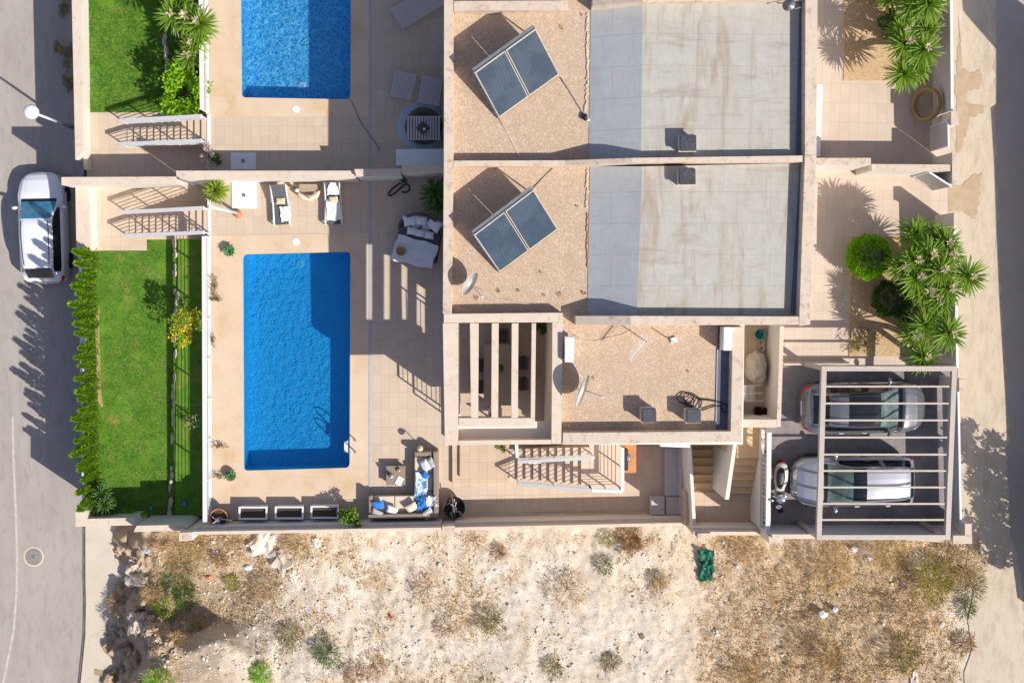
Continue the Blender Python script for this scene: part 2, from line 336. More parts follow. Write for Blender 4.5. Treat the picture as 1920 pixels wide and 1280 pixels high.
# ------------------------------------------------------------------ the rocky plot
def plot_h(u, v):
    a = -3.35+2.0*ss(205, 300, u+18*math.sin(v*.045))+1.1*ss(300, 620, u)+.45*ss(620, 1250, u)+2.45*ss(1270, 1800, u)
    if v > 1020 and u < 520:
        bank = ss(1165, 1212, v-(u-330)*.10+12*math.sin(u*.05))*ss(215, 300, u)*(1-ss(400, 540, u))
        a += 1.0*bank
        a -= .5*ss(1040, 1100, v)*(1-ss(1150, 1200, v))*ss(230, 300, u)*(1-ss(420, 520, u))
    k = ss(215, 290, u)
    p = Vector((u*.02, v*.02, 3)); fl = 1-ss(1770, 1810, u)
    a += k*fl*(.10*mnoise.noise(p*.6)+.07*mnoise.noise(p*2.6)+.06*mnoise.noise(p*8)+.06*mnoise.noise(p*19))
    a = lerp(a, 2.67, ss(1755, 1812, u))
    if u < 330: a += ss(205, 230, u)*(1-ss(290, 330, u))*.5*mnoise.noise(p*3.1+Vector((9, 4, 0)))
    return a
def T(u, v, dz=0): return P(u, v, plot_h(u, v)+dz)
m, t_, B, N, L = newmat('plot_ground'); co = coords(N, L)
c = mix(N, L, ramp(N, L, nz(N, L, co, .55, 8, .65), .38, .62), (.82, .73, .60), (.72, .60, .45))
sx = N('SeparateXYZ'); L(co, sx.inputs[0]); mr = N('MapRange'); wn = N('Math'); wn.operation = 'MULTIPLY_ADD'; L(nz(N, L, co, .7, 8, .7), wn.inputs[0]); wn.inputs[1].default_value = 7; L(sx.outputs[0], wn.inputs[2]); L(wn.outputs[0], mr.inputs[0])
mr.inputs[1].default_value = 10.0; mr.inputs[2].default_value = 14.0; mr.inputs[4].default_value = 1
mr2 = N('MapRange'); L(sx.outputs[0], mr2.inputs[0]); mr2.inputs[1].default_value = 15.8; mr2.inputs[2].default_value = 17.2; mr2.inputs[3].default_value = 1; mr2.inputs[4].default_value = 0
mm = N('Math'); mm.operation = 'MULTIPLY'; L(mr.outputs[0], mm.inputs[0]); L(mr2.outputs[0], mm.inputs[1])
c = mix(N, L, mm.outputs[0], c, (.78, .58, .36))
mr3 = N('MapRange'); L(sx.outputs[0], mr3.inputs[0]); mr3.inputs[1].default_value = -8.0; mr3.inputs[2].default_value = -12.0; mr3.inputs[4].default_value = 1
c = mix(N, L, mr3.outputs[0], c, (.50, .37, .24))
c = mix(N, L, ramp(N, L, nz(N, L, co, 1.3, 10, .75, .3), .50, .66, (0, 0, 0), (.6,)*3), c, (.56, .41, .25))
c = mix(N, L, ramp(N, L, nz(N, L, co, 4.5, 10, .85, .4), .53, .64, (0, 0, 0), (.68,)*3), c, (.42, .30, .18))
v = N('TexVoronoi'); v.inputs['Scale'].default_value = 9; L(co, v.inputs['Vector'])
c = mix(N, L, ramp(N, L, v.outputs['Distance'], .12, .26, (.6,)*3, (0, 0, 0)), c, (.82, .76, .66))
L(c, B.inputs['Base Color']); B.inputs['Roughness'].default_value = .95; B.inputs['Specular IOR Level'].default_value = .1
bump(N, L, B, nz(N, L, co, 9, 10, .8), .8, .08); m_plot = m
us = [160+5*i for i in range(352)]; vs_ = [962+5*i for i in range(100)]
vv = [T(u, v) for v in vs_ for u in us]; n = len(us)
ff = [[j*n+i, (j+1)*n+i, (j+1)*n+i+1, j*n+i+1] for j in range(len(vs_)-1) for i in range(n-1)]
o = MB().add(vv, ff).build('rocky_ground', m_plot, smooth=True, fix=False); struct(o, 'pale rocky empty plot with dry weeds below the boundary wall', 'ground')

# ------------------------------------------------------------------ garden level on the left
b = MB(); b.prism(PP([(164, 972), (440, 972), (440, -150), (152, -150)], ZG-.02), -3.6)
struct(b.build('garden_terrace', m_soil), 'raised garden terrace between street wall and pool wall', 'terrace')
def lawn(pts, name, label):
    o = MB().quad(*PP(pts, ZG+.03)).build(name, m_lawn); struct(o, label, 'lawn'); return pts
lawn1 = lawn([(164, 966), (418, 966), (418, 448), (276, 448), (276, 471), (164, 471)], 'lawn', 'green lawn of the lower garden behind the conifer hedge')
lawn2 = lawn([(157, 212), (416, 212), (416, -120), (153, -120)], 'lawn', 'green lawn of the upper garden beside the yuccas')
b = MB(); b.prism(PP([(164, 470), (275, 470), (275, 449), (418, 449), (418, 211), (162, 211)], ZG+.05), ZG-.1)
struct(b.build('garden_paving', m_tile), 'pinkish tiled landing between the two gardens', 'paving')
stain([(178, 570), (186, 570), (187, 640), (190, 740), (196, 770), (186, 780), (181, 740), (179, 640)], ZG+.036, 'bare_soil', 'bare dry soil strip along the inner foot of the hedge', M('bare_earth', (.46, .32, .17), .95, (.36, .28, .10), 8))
# grass blades
def grass(poly, n, name, label, hmax=.07, m=None, seed=1):
    r = random.Random(seed); b = MB(); xs = [p[0] for p in poly]; ys = [p[1] for p in poly]
    def inside(x, y):
        c = False; j = len(poly)-1
        for i in range(len(poly)):
            (xi, yi), (xj, yj) = poly[i], poly[j]
            if (yi > y) != (yj > y) and x < (xj-xi)*(y-yi)/(yj-yi)+xi: c = not c
            j = i
        return c
    k = 0
    while k < n:
        x = r.uniform(min(xs), max(xs)); y = r.uniform(min(ys), max(ys))
        if not inside(x, y): continue
        k += 1; p = P(x, y, ZG+.03)
        if mnoise.noise(p*.9) > .38 and r.random() < .7: continue
        if n > 40000 and x < 196 and 565 < y < 785 and r.random() < .8: continue
        a = r.uniform(0, 6.28); d = Vector((math.cos(a), math.sin(a), 0)); tl = r.uniform(.2, 1.2); h = r.uniform(.4, 1)*hmax
        e = p+Vector((d.x*math.sin(tl), d.y*math.sin(tl), math.cos(tl)))*h; w = Vector((-d.y, d.x, 0))*.011
        b.add([p-w, p+w, e], [[0, 1, 2]])
    o = b.build(name, m or m_grass, fix=False); tag(o, label, 'grass', kind='stuff')
grass([(167, 964), (392, 964), (392, 449), (277, 449), (277, 472), (167, 472)], 52000, 'grass', 'short mown grass of the lower lawn beside the hedge', .075, seed=3)
grass([(156, 210), (392, 210), (392, -40), (153, -40)], 26000, 'grass', 'lush longer grass of the upper lawn beside the yuccas', .13, seed=4)
# stone edging rows
def edging(pts, n, name, label, seed):
    r = random.Random(seed); b = MB()
    for i in range(n):
        f = i/(n-1)*(len(pts)-1); k = min(int(f), len(pts)-2); q = f-k
        x = lerp(pts[k][0], pts[k+1][0], q)+r.uniform(-2, 2); y = lerp(pts[k][1], pts[k+1][1], q)
        if r.random() < .4: continue
        o = MB().blob(P(x, y, ZG+.1), (.05+r.random()*.05, .12+r.random()*.12, .10), 2, .4, 1.5, i+seed*50).build('edging_stone', m_rock); tag(o, label, 'stone', name)
edging([(326, 455), (330, 560), (326, 700), (321, 850), (319, 965)], 38, 'stones edging the lower lawn', 'rough pale stone in the low row edging the lower lawn', 5)
edging([(309, 70), (313, 110), (318, 150), (318, 200)], 14, 'stones edging the upper lawn', 'pale stone in the short row edging the upper lawn under the yuccas', 6)
b = MB(); b.prism(PP([(328, 967), (418, 967), (418, 449), (334, 449)], ZG+.10), ZG)
struct(b.build('raised_bed', m_lawn), 'narrow raised strip of grass under the pool railing', 'bed')
# street walls of the gardens
def wall(name, label, parts, cat='wall', cap=None, body=None):
    """parts: list of (outline in photo points of the top, z_top, z_bottom)"""
    t = thing(name, label, cat, P(parts[0][0][0][0], parts[0][0][0][1], parts[0][2]))
    b = MB(); c = MB()
    for i, (pts, zt, zb) in enumerate(parts):
        ps = PP(pts, zt); ctr = sum(ps, Vector())/len(ps)
        b.prism([ctr+(p-ctr)*.995 for p in ps], zb, zt-.06-.003*i); c.prism([Vector((p.x, p.y, zt+.002*i)) for p in ps], zt-.06)
    b.build('wall_body', body or m_plaster, t); c.build('coping', cap or m_coping, t, bev=.008); return t
wall('garden_wall', 'pale plastered street wall beside the upper lawn', [([(141, 300), (156, 284), (150, -150), (131, -150)], -.35, -3.5), ([(157, 318), (166, 318), (160, 208), (153, 208)], -.75, ZG-.1)], cap=m_copew)
wall('garden_wall', 'pale plastered street wall by the rear of the white car', [([(143, 470), (170, 470), (166, 346), (141, 346)], -.35, -3.5)], cap=m_copew)
wall('garden_wall', 'white street wall hidden behind the row of conifers', [([(154, 950), (160, 950), (154, 471), (147, 471)], -.55, -3.5)], cap=m_white)
wall('garden_wall', 'low pale corner wall at the bottom of the lower garden', [([(141, 987), (256, 984), (250, 970), (164, 972), (160, 948), (141, 948)], .10, -3.5)], cap=m_copew)
wall('garden_wall', 'pale stepped wall between the lower garden and the plot', [([(250, 997), (336, 994), (351, 989), (340, 983), (256, 985)], .62, -3.5)], cap=m_copew)

# ------------------------------------------------------------------ pools and pool terrace
def rr(pts, r, n=6):
    """rounded quad outline"""
    out = []; k = len(pts)
    for i in range(k):
        p = Vector(pts[i]); a = (Vector(pts[i-1])-p).normalized(); c = (Vector(pts[(i+1) % k])-p).normalized()
        for j in range(n+1):
            q = j/n; out.append(tuple((p+a*r*(1-q)**2+c*r*q**2)))
    return out
pool_lo = rr([(457, 882), (655.5, 876.5), (657, 472), (455, 477)], 9)
pool_up = rr([(453, 183), (657, 186.5), (659, -290), (448, -290)], 9)
PLO, PUP = PP(pool_lo), PP(pool_up)
sur_lo = PP([(399, 936), (693, 934), (693, 437), (396, 442)]); sur_up = PP([(394, 220), (692, 218), (692, -320), (388, -320)])
ter = [P(394, 975), P(1310, 965), P(1310, 835), P(905, 835), P(905, -320), P(386, -320)]
b = MB(); b.holed(ter, [PLO, PUP])
struct(b.build('pool_terrace', m_tile), 'tiled terrace around the two pools and along the house', 'terrace')
for s, h, lab in ((sur_lo, PLO, 'smooth ochre stone surround of the lower pool'), (sur_up, PUP, 'smooth ochre stone surround of the upper pool')):
    up = [p+Vector((0, 0, .006)) for p in s]; hh = [p+Vector((0, 0, .006)) for p in h]
    struct(MB().holed(up, [hh]).build('pool_surround', m_deck), lab, 'paving')
# solid fill below the terrace edges
wall('retaining_wall', 'white retaining wall under the pool terrace edge', [([(391, 975), (397, 975), (394, 215), (388, 215)], .03, -1.5), ([(386, 214), (392, 214), (388, -150), (382, -150)], .03, -1.5)], cap=m_white)
# drain channel
b = MB(); b.prism(PP([(690.6, 936), (694.6, 936), (696, -320), (692, -320)], .013), -.05)
struct(b.build('drain_channel', M('drain_grey', (.36, .38, .42), .6, (.44, .45, .47), 12)), 'thin grey drain channel between pool surround and house tiles', 'drain')
def water_mat(name, sc, lo, amp, wl):
    m, t, B, N, L = newmat(name); t.nodes.remove(B); co = coords(N, L)
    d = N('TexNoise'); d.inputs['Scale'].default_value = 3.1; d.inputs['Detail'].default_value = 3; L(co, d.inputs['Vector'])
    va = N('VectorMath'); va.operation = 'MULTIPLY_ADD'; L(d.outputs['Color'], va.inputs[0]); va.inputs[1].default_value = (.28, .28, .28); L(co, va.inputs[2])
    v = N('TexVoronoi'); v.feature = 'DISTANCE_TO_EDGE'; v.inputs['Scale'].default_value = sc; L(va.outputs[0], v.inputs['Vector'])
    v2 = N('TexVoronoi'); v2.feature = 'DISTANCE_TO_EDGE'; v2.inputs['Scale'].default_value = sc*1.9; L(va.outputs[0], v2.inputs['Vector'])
    r1 = ramp(N, L, v.outputs['Distance'], .0, wl, (1, 1, 1), (0, 0, 0)); r2 = ramp(N, L, v2.outputs['Distance'], .0, .15, (amp*.6,)*3, (0, 0, 0))  # bright caustic lines painted into the water's transparency colour
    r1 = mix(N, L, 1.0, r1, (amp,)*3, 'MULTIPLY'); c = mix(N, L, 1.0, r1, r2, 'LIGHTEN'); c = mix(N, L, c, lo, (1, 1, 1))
    tr = N('BsdfTransparent'); L(c, tr.inputs[0])
    g = N('BsdfGlossy'); g.inputs['Roughness'].default_value = .04; f = N('Fresnel'); f.inputs['IOR'].default_value = 1.33
    bp = N('Bump'); bp.inputs['Strength'].default_value = .15; bp.inputs['Distance'].default_value = .03
    L(nz(N, L, co, 5, 3), bp.inputs['Height']); L(bp.outputs[0], g.inputs['Normal']); L(bp.outputs[0], f.inputs['Normal'])
    mx = N('MixShader'); L(f.outputs[0], mx.inputs[0]); L(tr.outputs[0], mx.inputs[1]); L(g.outputs[0], mx.inputs[2])
    L(mx.outputs[0], t.nodes['Material Output'].inputs[0]); return m
m_wat_lo = water_mat('pool_water', 9.0, (.13, .57, .79), .36, .17); m_wat_up = water_mat('caustic_pool_water', 5.2, (.20, .53, .77), 1.0, .13)
m_basin = tile_mat('blue_mosaic', (.24, .72, .97), (.27, .75, .98), (.30, .77, .98), .05, .05, 0, mort=.006, rough=.35)
m_basin_r = M('blue_mosaic_rim', (.02, .22, .58), .4, (.024, .26, .64), 9)
def pool(poly, label, wmat, steps):
    c = sum(poly, Vector())/len(poly); t = thing('swimming_pool', label, 'swimming pool', (c.x, c.y, -1))
    D = .95; b = MB(); n = len(poly)
    ins = [c+(p-c)*.999 for p in poly]
    bot = [Vector((p.x, p.y, -D)) for p in ins]; top = [Vector((p.x, p.y, -.002)) for p in ins]
    b.add(top+bot, [[i, (i+1) % n, n+(i+1) % n, n+i] for i in range(n)]+[[n+i for i in range(n)]])
    b.build('basin', m_basin, t, fix=False)
    w = MB(); w.quad(*[Vector((p.x, p.y, -.10)) for p in ins]); w.build('water', wmat, t)
    MB().lathe([(.15, 0), (.15, .03), (.10, .045), (.0001, .05)], P(*steps, -D)).build('floor_drain', m_globe, t)
    return t
tp = pool(PLO, 'lower blue swimming pool with steel ladder at its corner', m_wat_lo, (563, 494))
tpu = pool(PUP, 'upper blue swimming pool with caustic light painted in its water at the photo top', m_wat_up, (566, 160))
for y0, y1 in ((822, 850),):
    lad = MB()
    for y in (826, 848):
        lad.tube([P(668, y, .02), P(667, y, .55), P(661, y, .72), P(653, y, .70), P(649, y, .45), P(649, y, -.8)], .025, 8)
    la = lad.build('ladder', m_steel, tp, True)
    st = MB()
    for z in (-.05, -.3, -.55): st.bar(P(649, 827, z), P(649, 847, z), .14, .03)
    st.build('step', m_whitemetal, la)
for (x, y), lab in (((555, 205), 'round white skimmer lid in the stone above the lower edge of upper pool'), ((555, 453), 'round white skimmer lid in the stone above the lower pool')):
    t = thing('skimmer_lid', lab, 'skimmer lid', P(x, y, .006)); MB().lathe([(.135, 0), (.13, .012), (.0001, .014)], P(x, y, .006)).build('lid', m_white, t); MB().lathe([(.16, 0), (.155, .008), (.138, .008), (.136, 0)], P(x, y, .006)).build('ring', m_copew, t)
for q, lab in (([(433, 318), (480, 318), (480, 286), (432, 286)], 'square white shower tray in shade north of the party wall'), ([(434, 391), (481, 391), (481, 341), (434, 341)], 'square white shower tray in the sun by the potted yucca')):
    c = sum(PP(q), Vector())/4; t = thing('shower_tray', lab, 'shower tray', c)
    MB().prism(PP(q, .05), .004).build('tray', m_white, t, bev=.015)
    MB().box(c+Vector((0, 0, .056)), (.13, .13, .012), .1).build('drain_grate', m_greym, t)

# ------------------------------------------------------------------ railings
def railing(name, label, path, posts, nb, m, h=.9, w=.06, infill='bars', zoff=0, sp=.13, cat='railing'):
    """path: world points of the railing foot line"""
    t = thing(name, label, cat, path[0]); up = Vector((0, 0, h)); b = MB()
    for a, c in zip(path, path[1:]): b.bar(a+up, c+up, w, w*.8)
    b.build('top_rail', m, t)
    for a, c in zip(path, path[1:]):
        n = max(1, round((c-a).length/posts))
        for i in range(n+1):
            if i == 0 and a is not path[0]: continue
            p = a.lerp(c, i/n); MB().bar(p, p+up*.985, .045, .045).build('post', m, t)
    if infill == 'bars':
        for i in range(nb):
            z = Vector((0, 0, h*(i+1)/(nb+1))); r = MB()
            for a, c in zip(path, path[1:]): r.tube([a+z, c+z], .012, 6)
            r.build('rail', m, t)
    else:
        r = MB()
        for a, c in zip(path, path[1:]):
            r.bar(a+Vector((0, 0, .08)), c+Vector((0, 0, .08)), .04, .03)
            n = int((c-a).length/sp)
            for i in range(1, n): p = a.lerp(c, i/n); r.bar(p+Vector((0, 0, .08)), p+up, .018, .018)
        tag2 = r.build('baluster_panel', m, t)
    return t
railing('pool_railing', 'long white railing on the lower pool terrace edge', [P(396, 968, .03), P(394.5, 445, .03)], 1.6, 5, m_whitemetal, .88, .14)
railing('pool_railing', 'white railing on the upper pool terrace edge beside yuccas', [P(391, 213, .03), P(388, -60, .03)], 1.6, 5, m_whitemetal, .88, .14)

# ------------------------------------------------------------------ garden stairs
def flight(px_steps, y0, y1, z0, z1, zb, mi=None):
    """solid flight along photo x; px_steps: x of every nosing, y0/y1 pairs give the edges at both ends"""
    b = MB(); n = len(px_steps)-1
    for i in range(n):
        z = lerp(z0, z1, (i+1)/n); xa, xb = px_steps[i], px_steps[i+1]; f0, f1 = i/n, (i+1)/n
        b.prism([P(xa, lerp(y1[0], y1[1], f0), z), P(xb, lerp(y1[0], y1[1], f1), z), P(xb, lerp(y0[0], y0[1], f1), z), P(xa, lerp(y0[0], y0[1], f0), z)], zb)
    return b
xs = [243+12.6*i for i in range(13)]
m_step = M('stair_tile', (.66, .51, .38), .7, (.62, .47, .34), 5)
for lab, dy in (('white railed garden stair climbing to the lower pool', 0), ('white railed garden stair by the bright green shrub', -168)):
    t = thing('garden_stair', lab, 'stair', P(310, 420+dy, ZG))
    xs_ = [x-(4 if dy else 0) for x in xs]
    flight(xs_, (399+dy, 391+dy), (444+dy, 437+dy), ZG, 0.0, ZG-.05).build('flight', m_step, t)
    for ya, yb in ((401, 393), (444, 438)):
        a0, a1 = P(xs_[0], ya+dy, ZG+.05), P(xs_[-1], yb+dy, 0); up = Vector((0, 0, .88))
        rl = MB().bar(a0+up, a1+up, .13, .06).build('handrail', m_whitemetal, t)
        for q in (0, .33, .66, 1): MB().bar(a0.lerp(a1, q), a0.lerp(a1, q)+up, .04, .04).build('post', m_whitemetal, t)
        for k in range(5): MB().tube([a0+up*(k+1)/6, a1+up*(k+1)/6], .012, 6).build('rail', m_whitemetal, t)

# ------------------------------------------------------------------ party wall between the two properties (garden side)
wall('party_wall', 'long stepped pale wall dividing the two pool terraces', [
    ([(115, 347), (330, 344), (331, 331), (115, 332)], .5, -3.5),
    ([(331, 336), (667, 334), (667, 320), (330, 320)], 1.40, -1.5),
    ([(668, 331), (752, 330), (752, 316), (664, 317)], 1.62, -.5),
    ([(753, 324), (834, 322), (834, 309), (753, 310)], 1.85, -.5)], cap=m_copew)
t = thing('masonry_bench', 'white rendered bench block in shade beside the round rug', 'bench', P(788, 295))
MB().prism(PP([(745, 309), (833, 308), (833, 280), (744, 281)], .78), 0).build('bench_block', m_white, t, bev=.02)
MB().prism(PP([(743, 310), (834, 309), (834, 279), (742, 280)], .84), .785).build('bench_top', m_white, t, bev=.01)

# ------------------------------------------------------------------ south boundary wall of the terrace
def bwall(label, x0, x1, y0, y1, zt=1.2):
    """inner lower ledge and an outer coping, y at the outer edge"""
    t = thing('boundary_wall', label, 'wall', P((x0+x1)/2, y0, 0)); f = lambda x: lerp(y0, y1, (x-x0)/(x1-x0))
    MB().prism(PP([(x0, y0-6), (x1, y1-6), (x1, y1-15), (x0, y0-15)], zt-.34), -1.6).build('wall_body', m_plaster, t)
    MB().prism(PP([(x0, y0), (x1, y1), (x1, y1-6), (x0, y0-6)], zt), -1.6).build('coping', m_copew, t, bev=.01)
    return t
bwall('white boundary wall behind the planters and corner sofa', 363, 828, 1002, 994)
bwall('white boundary wall along the narrow tiled patio', 853, 1284, 994, 985)
def pier(label, q, zt, zb=-1.8, cap=m_coping):
    t = thing('wall_pier', label, 'pier', P(q[0][0], q[0][1], zb)); ps = PP(q, zt-.05); c = sum(ps, Vector())/len(ps)
    MB().prism([c+(p-c)*.94 for p in ps], zb, zt-.05).build('shaft', m_plaster, t); MB().pprism(q, zt, zt-.05).build('cap', cap, t, bev=.012); return t
pier('square tan capped pier at the bottom left garden corner', [(335, 1014), (361, 1013), (361, 997), (335, 998)], 1.22)
pier('square tan capped pier in the boundary wall by the fire bowl', [(829, 1001), (853, 1000), (853, 985), (829, 986)], 1.25)
# ------------------------------------------------------------------ the two houses
def strip(b, rows, zb, mi=0):
    """wall strip from rows (x_outer, y_outer, x_inner, y_inner, z)"""
    for (a, c) in zip(rows, rows[1:]):
        pts = [P(a[2], a[3], a[4]), P(c[2], c[3], c[4]), P(c[0], c[1], c[4]), P(a[0], a[1], a[4])]
        b.prism(pts, zb, mi=mi)
def parap(name, rows, zb, par, m=None): 
    b = MB(); strip(b, rows, zb); return b.build(name, m or m_coping, par, bev=.01)
house = thing('terrace_house', 'lower flat roofed white house with pergola and tan gravel roof', 'house', P(1100, 560, 0))
house2 = thing('terrace_house', 'upper flat roofed white house cut by the photo top edge', 'house', P(1180, 100, 0))
# bodies
b = MB(); b.prism(PP([(884, 595), (1512, 602), (1524, 306), (884, 306)], ZGR-.02), -.1); b.prism(PP([(834, 596), (883.8, 596), (883.8, 306), (834, 306)], ZGR-.024), 4.2); b.prism(PP([(1054, 833), (1393, 833), (1396, 600), (1054, 598)], ZGR-.03), -.1)
b.prism(PP([(842, 826), (1050, 826), (1050, 590), (842, 590)], .34), -.1)
b.build('wall', m_plaster, house)
b = MB(); b.prism(PP([(834, 305), (1524, 303), (1530, -330), (834, -330)], ZGR-.02), -.1); b.build('wall', m_plaster, house2)
# gravel
b = MB(); b.quad(*PP([(838, 310), (1112, 308), (1108, 600), (1390, 606), (1388, 828), (1042, 828), (1042, 594), (838, 594)], ZGR)); b.build('gravel_roof', m_gravel, house)
b = MB(); b.quad(*PP([(838, 306), (1112, 304), (1115, -330), (838, -330)], ZGR)); b.build('gravel_roof', m_gravel, house2)
# felt roofs: a slope and a flat
def felt_roof(par, y0l, y0r, y1l, y1r, x, yt=None):
    b = MB(); b.prism([P(x[3], y1l, 4.44), P(x[4], y1l, 5.06), P(x[1], y0l, 5.06), P(x[0], y0l, 4.44)], 4.2); s = b.build('felt_slope', m_felt2, par)
    b = MB(); b.prism([P(x[4], y1l, 5.06), P(x[5], y1r, 5.02), P(x[2], y0r, 5.02), P(x[1], y0l, 5.06)], 4.2); s = b.build('felt_roof', m_felt, par)
felt_roof(house, 312, 306, 596, 600, (1106, 1204, 1512, 1101, 1194, 1500))
felt_roof(house2, -330, -330, 300, 298, (1112, 1208, 1520, 1104, 1202, 1514))
# dark flashing strips inside the parapets
for par, q, n in ((house, [(1482, 588), (1502, 588), (1510, 309), (1500, 309)], 0), (house2, [(1492, 296), (1510, 296), (1516, -330), (1508, -330)], 0)):
    b = MB(); b.prism(PP(q, 5.045), 5.0); b.build('flashing', m_flash, par)
b = MB(); b.prism(PP([(1343, 812), (1376, 812), (1378, 612), (1346, 612)], ZGR+.02), ZGR-.05); b.build('flashing', m_flash, house)
b = MB(); b.prism(PP([(1342, 795), (1349, 795), (1352, 655), (1345, 655)], ZGR+.05), ZGR-.05); b.build('drip_edge', m_white, house)
# moss line between gravel and felt
def edge_strip(par, pts, w, m, name):
    b = MB(); r = random.Random(11)
    for (a, c) in zip(pts, pts[1:]):
        n = int(abs(c[1]-a[1])/5)+1
        for i in range(n):
            x = lerp(a[0], c[0], i/n)+r.uniform(-1.5, 1.5); y = lerp(a[1], c[1], (i+.5)/n)
            b.blob(P(x, y, ZGR+.02), (w*r.uniform(.5, 1.2), .07, .03), 1, .3, 2, i)
    b.build(name, m, par)
edge_strip(house2, [(1101, 25), (1101, 150), (1098, 210)], .05, M('pale_sealant', (.62, .55, .40), .9, (.5, .42, .3), 6), 'sealant_edge')
edge_strip(house, [(1101, 318), (1100, 390)], .05, M('pale_sealant', (.62, .52, .36), .9, (.5, .38, .26), 6), 'sealant_edge')
edge_strip(house, [(1101, 400), (1101, 500)], .025, m_terra, 'sealant_edge')
# parapets of the lower house
parap('parapet', [(833, -330, 850, -330, ZTOP), (832, 302, 850, 302, ZTOP)], 4.2, house2)
parap('parapet', [(832, 302.3, 850, 302.3, ZTOP), (830, 588, 847, 588, ZTOP)], 4.2, house)
parap('party_parapet', [(850, 301, 850, 312, 4.904), (1060, 300.5, 1060, 311, 4.90), (1185, 296, 1185, 304.5, 5.5), (1505, 291.5, 1505, 303.5, 5.44)], 4.2, house)
parap('parapet', [(1509, 290, 1531, 291, 5.45), (1498, 611, 1519, 608, 5.45)], 4.2, house)
parap('parapet', [(1511, -330, 1535, -330, 5.45), (1509, 289.7, 1531, 290.7, 5.45)], 4.2, house2)
parap('parapet', [(1079, 592, 1079, 609, 4.92), (1182, 592, 1182, 610, 5.5), (1497.5, 593, 1498, 608.5, 5.44)], 4.2, house)
parap('parapet', [(1111, -2, 1110, 13, 4.92), (1205, -9, 1205, 4, 5.5), (1509, -18, 1509, -2, 5.44)], 4.2, house2)
parap('parapet', [(851, 2, 851, 20, 4.90), (1064, 1, 1064, 19, 4.90)], 4.2, house2)
parap('parapet', [(1374, 613, 1396, 613, 4.905), (1370, 810, 1391, 810, 4.905)], 4.2, house)
parap('parapet', [(1055, 811, 1055, 833, 4.90), (1390, 808, 1391, 828, 4.90)], 4.2, house)
# pergola over the dining terrace
t = house
parap('pergola_frame', [(832, 588.3, 832, 605, 4.902), (1055, 586, 1055, 604, 4.902)], 4.3, house, m_copew)
b = MB(); b.prism(PP([(834, 835), (859, 834), (859, 605.4), (830, 605.4)], ZTOP-.004), 4.2); b.build('pergola_frame', m_copew, house, bev=.01)
b = MB(); b.prism(PP([(1034, 832), (1052.5, 832), (1055, 604.4), (1036, 604.4)], ZTOP-.006), .3); b.build('pergola_wall', m_copew, house)
b = MB(); b.prism(PP([(912, 833.5), (1033.5, 832.5), (1033.5, 824), (912, 825)], ZTOP-.008), 2.3); b.prism(PP([(859.5, 834), (911.8, 833.5), (911.8, 825), (859.5, 826)], ZTOP-.008), 4.2); b.build('pergola_wall', m_copew, house)
MB().prism(PP([(859.5, 824.5), (1033, 823), (1033, 790), (859.5, 790)], 4.39), 4.2).build('ledge_slab', m_plaster, house)
for q in ([(831, 604), (858, 604), (858, 590), (831, 590)],)[:0]:
    MB().prism(PP(q, 4.5), 1.15).build('column', m_plaster, house)
for x0, x1, x2, x3 in ((881, 897.5, 883, 896.5), (922, 935, 921, 934), (959.5, 972, 958.5, 971), (997, 1005, 995, 1003)):
    MB().prism(PP([(x2, 783), (x3, 783), (x1, 605.8), (x0, 605.8)], ZTOP-.02), 4.62).build('pergola_beam', m_copew, house, bev=.008)
MB().prism(PP([(859.8, 800), (1003, 798.5), (1003, 783.3), (859.8, 783.3)], ZTOP-.012), 4.385).build('pergola_beam', m_copew, house, bev=.008)
MB().quad(*PP([(843, 826), (1050, 826), (1050, 592), (843, 592)], .346)).build('terrace_floor', m_tile2, house)
railing('terrace_railing', 'grey metal railing on the open side of the pergola terrace', [P(851, 780, .35), P(848, 606, .35)], 1.5, 9, m_greym, 1.95, .06)
railing('terrace_railing', 'pale metal double rail just inside the pergola opening', [P(864, 800, .35), P(862, 606, .35)], 3.0, 2, m_whitemetal, 1.6, .05)
# ledge in the shaded slot at the foot of the pergola wall
MB().prism(PP([(1024, 812), (1035, 812), (1035, 733), (1024, 733)], 1.3), .35).build('parapet_cabinet', m_plaster, house)
# chimneys and vents
def chimney(par, x, y, s, label=None):
    zb = ZGR if y > 600 else 4.9; zt = zb+.56; c = P(x, y, zt)
    MB().box((c.x, c.y, (zb+zt)/2-.05), (s*.86, s*.86, zt-zb), .02).build('chimney', m_plaster, par); 
    k = par.children[-1]
    MB().box((c.x, c.y, zt-.02), (s, s, .05), .02).build('cap', m_copew, k)
    b = MB(); 
    b.box((c.x+.02, c.y-.01, zt+.05), (s*.92, s*.9, .04), .02); b.build('cowl', M('cowl_metal', (.04, .043, .05), .45, (.08, .08, .09), 10), k, bev=.008)
chimney(house, 1287.5, 331, .56); chimney(house2, 1289, 268.5, .56); chimney(house, 1216, 778, .5); chimney(house, 1299.5, 779, .5)
# windows and doors on the facades (mostly hidden from above)
for par, ys in ((house, (330, 380, 430, 480, 530)), (house2, (40, 90, 140, 190, 240))):
    for y in ys[::2]:
        w = P(884 if par is house else 834, y, ZGR-.02); f = MB().box((w.x-.02, w.y-.5, 1.15), (.08, 1.9, 2.2)).build('window', m_white, par); MB().box((w.x-.05, w.y-.5, 1.15), (.06, 1.7, 2.0)).build('pane', m_glass_d, f)

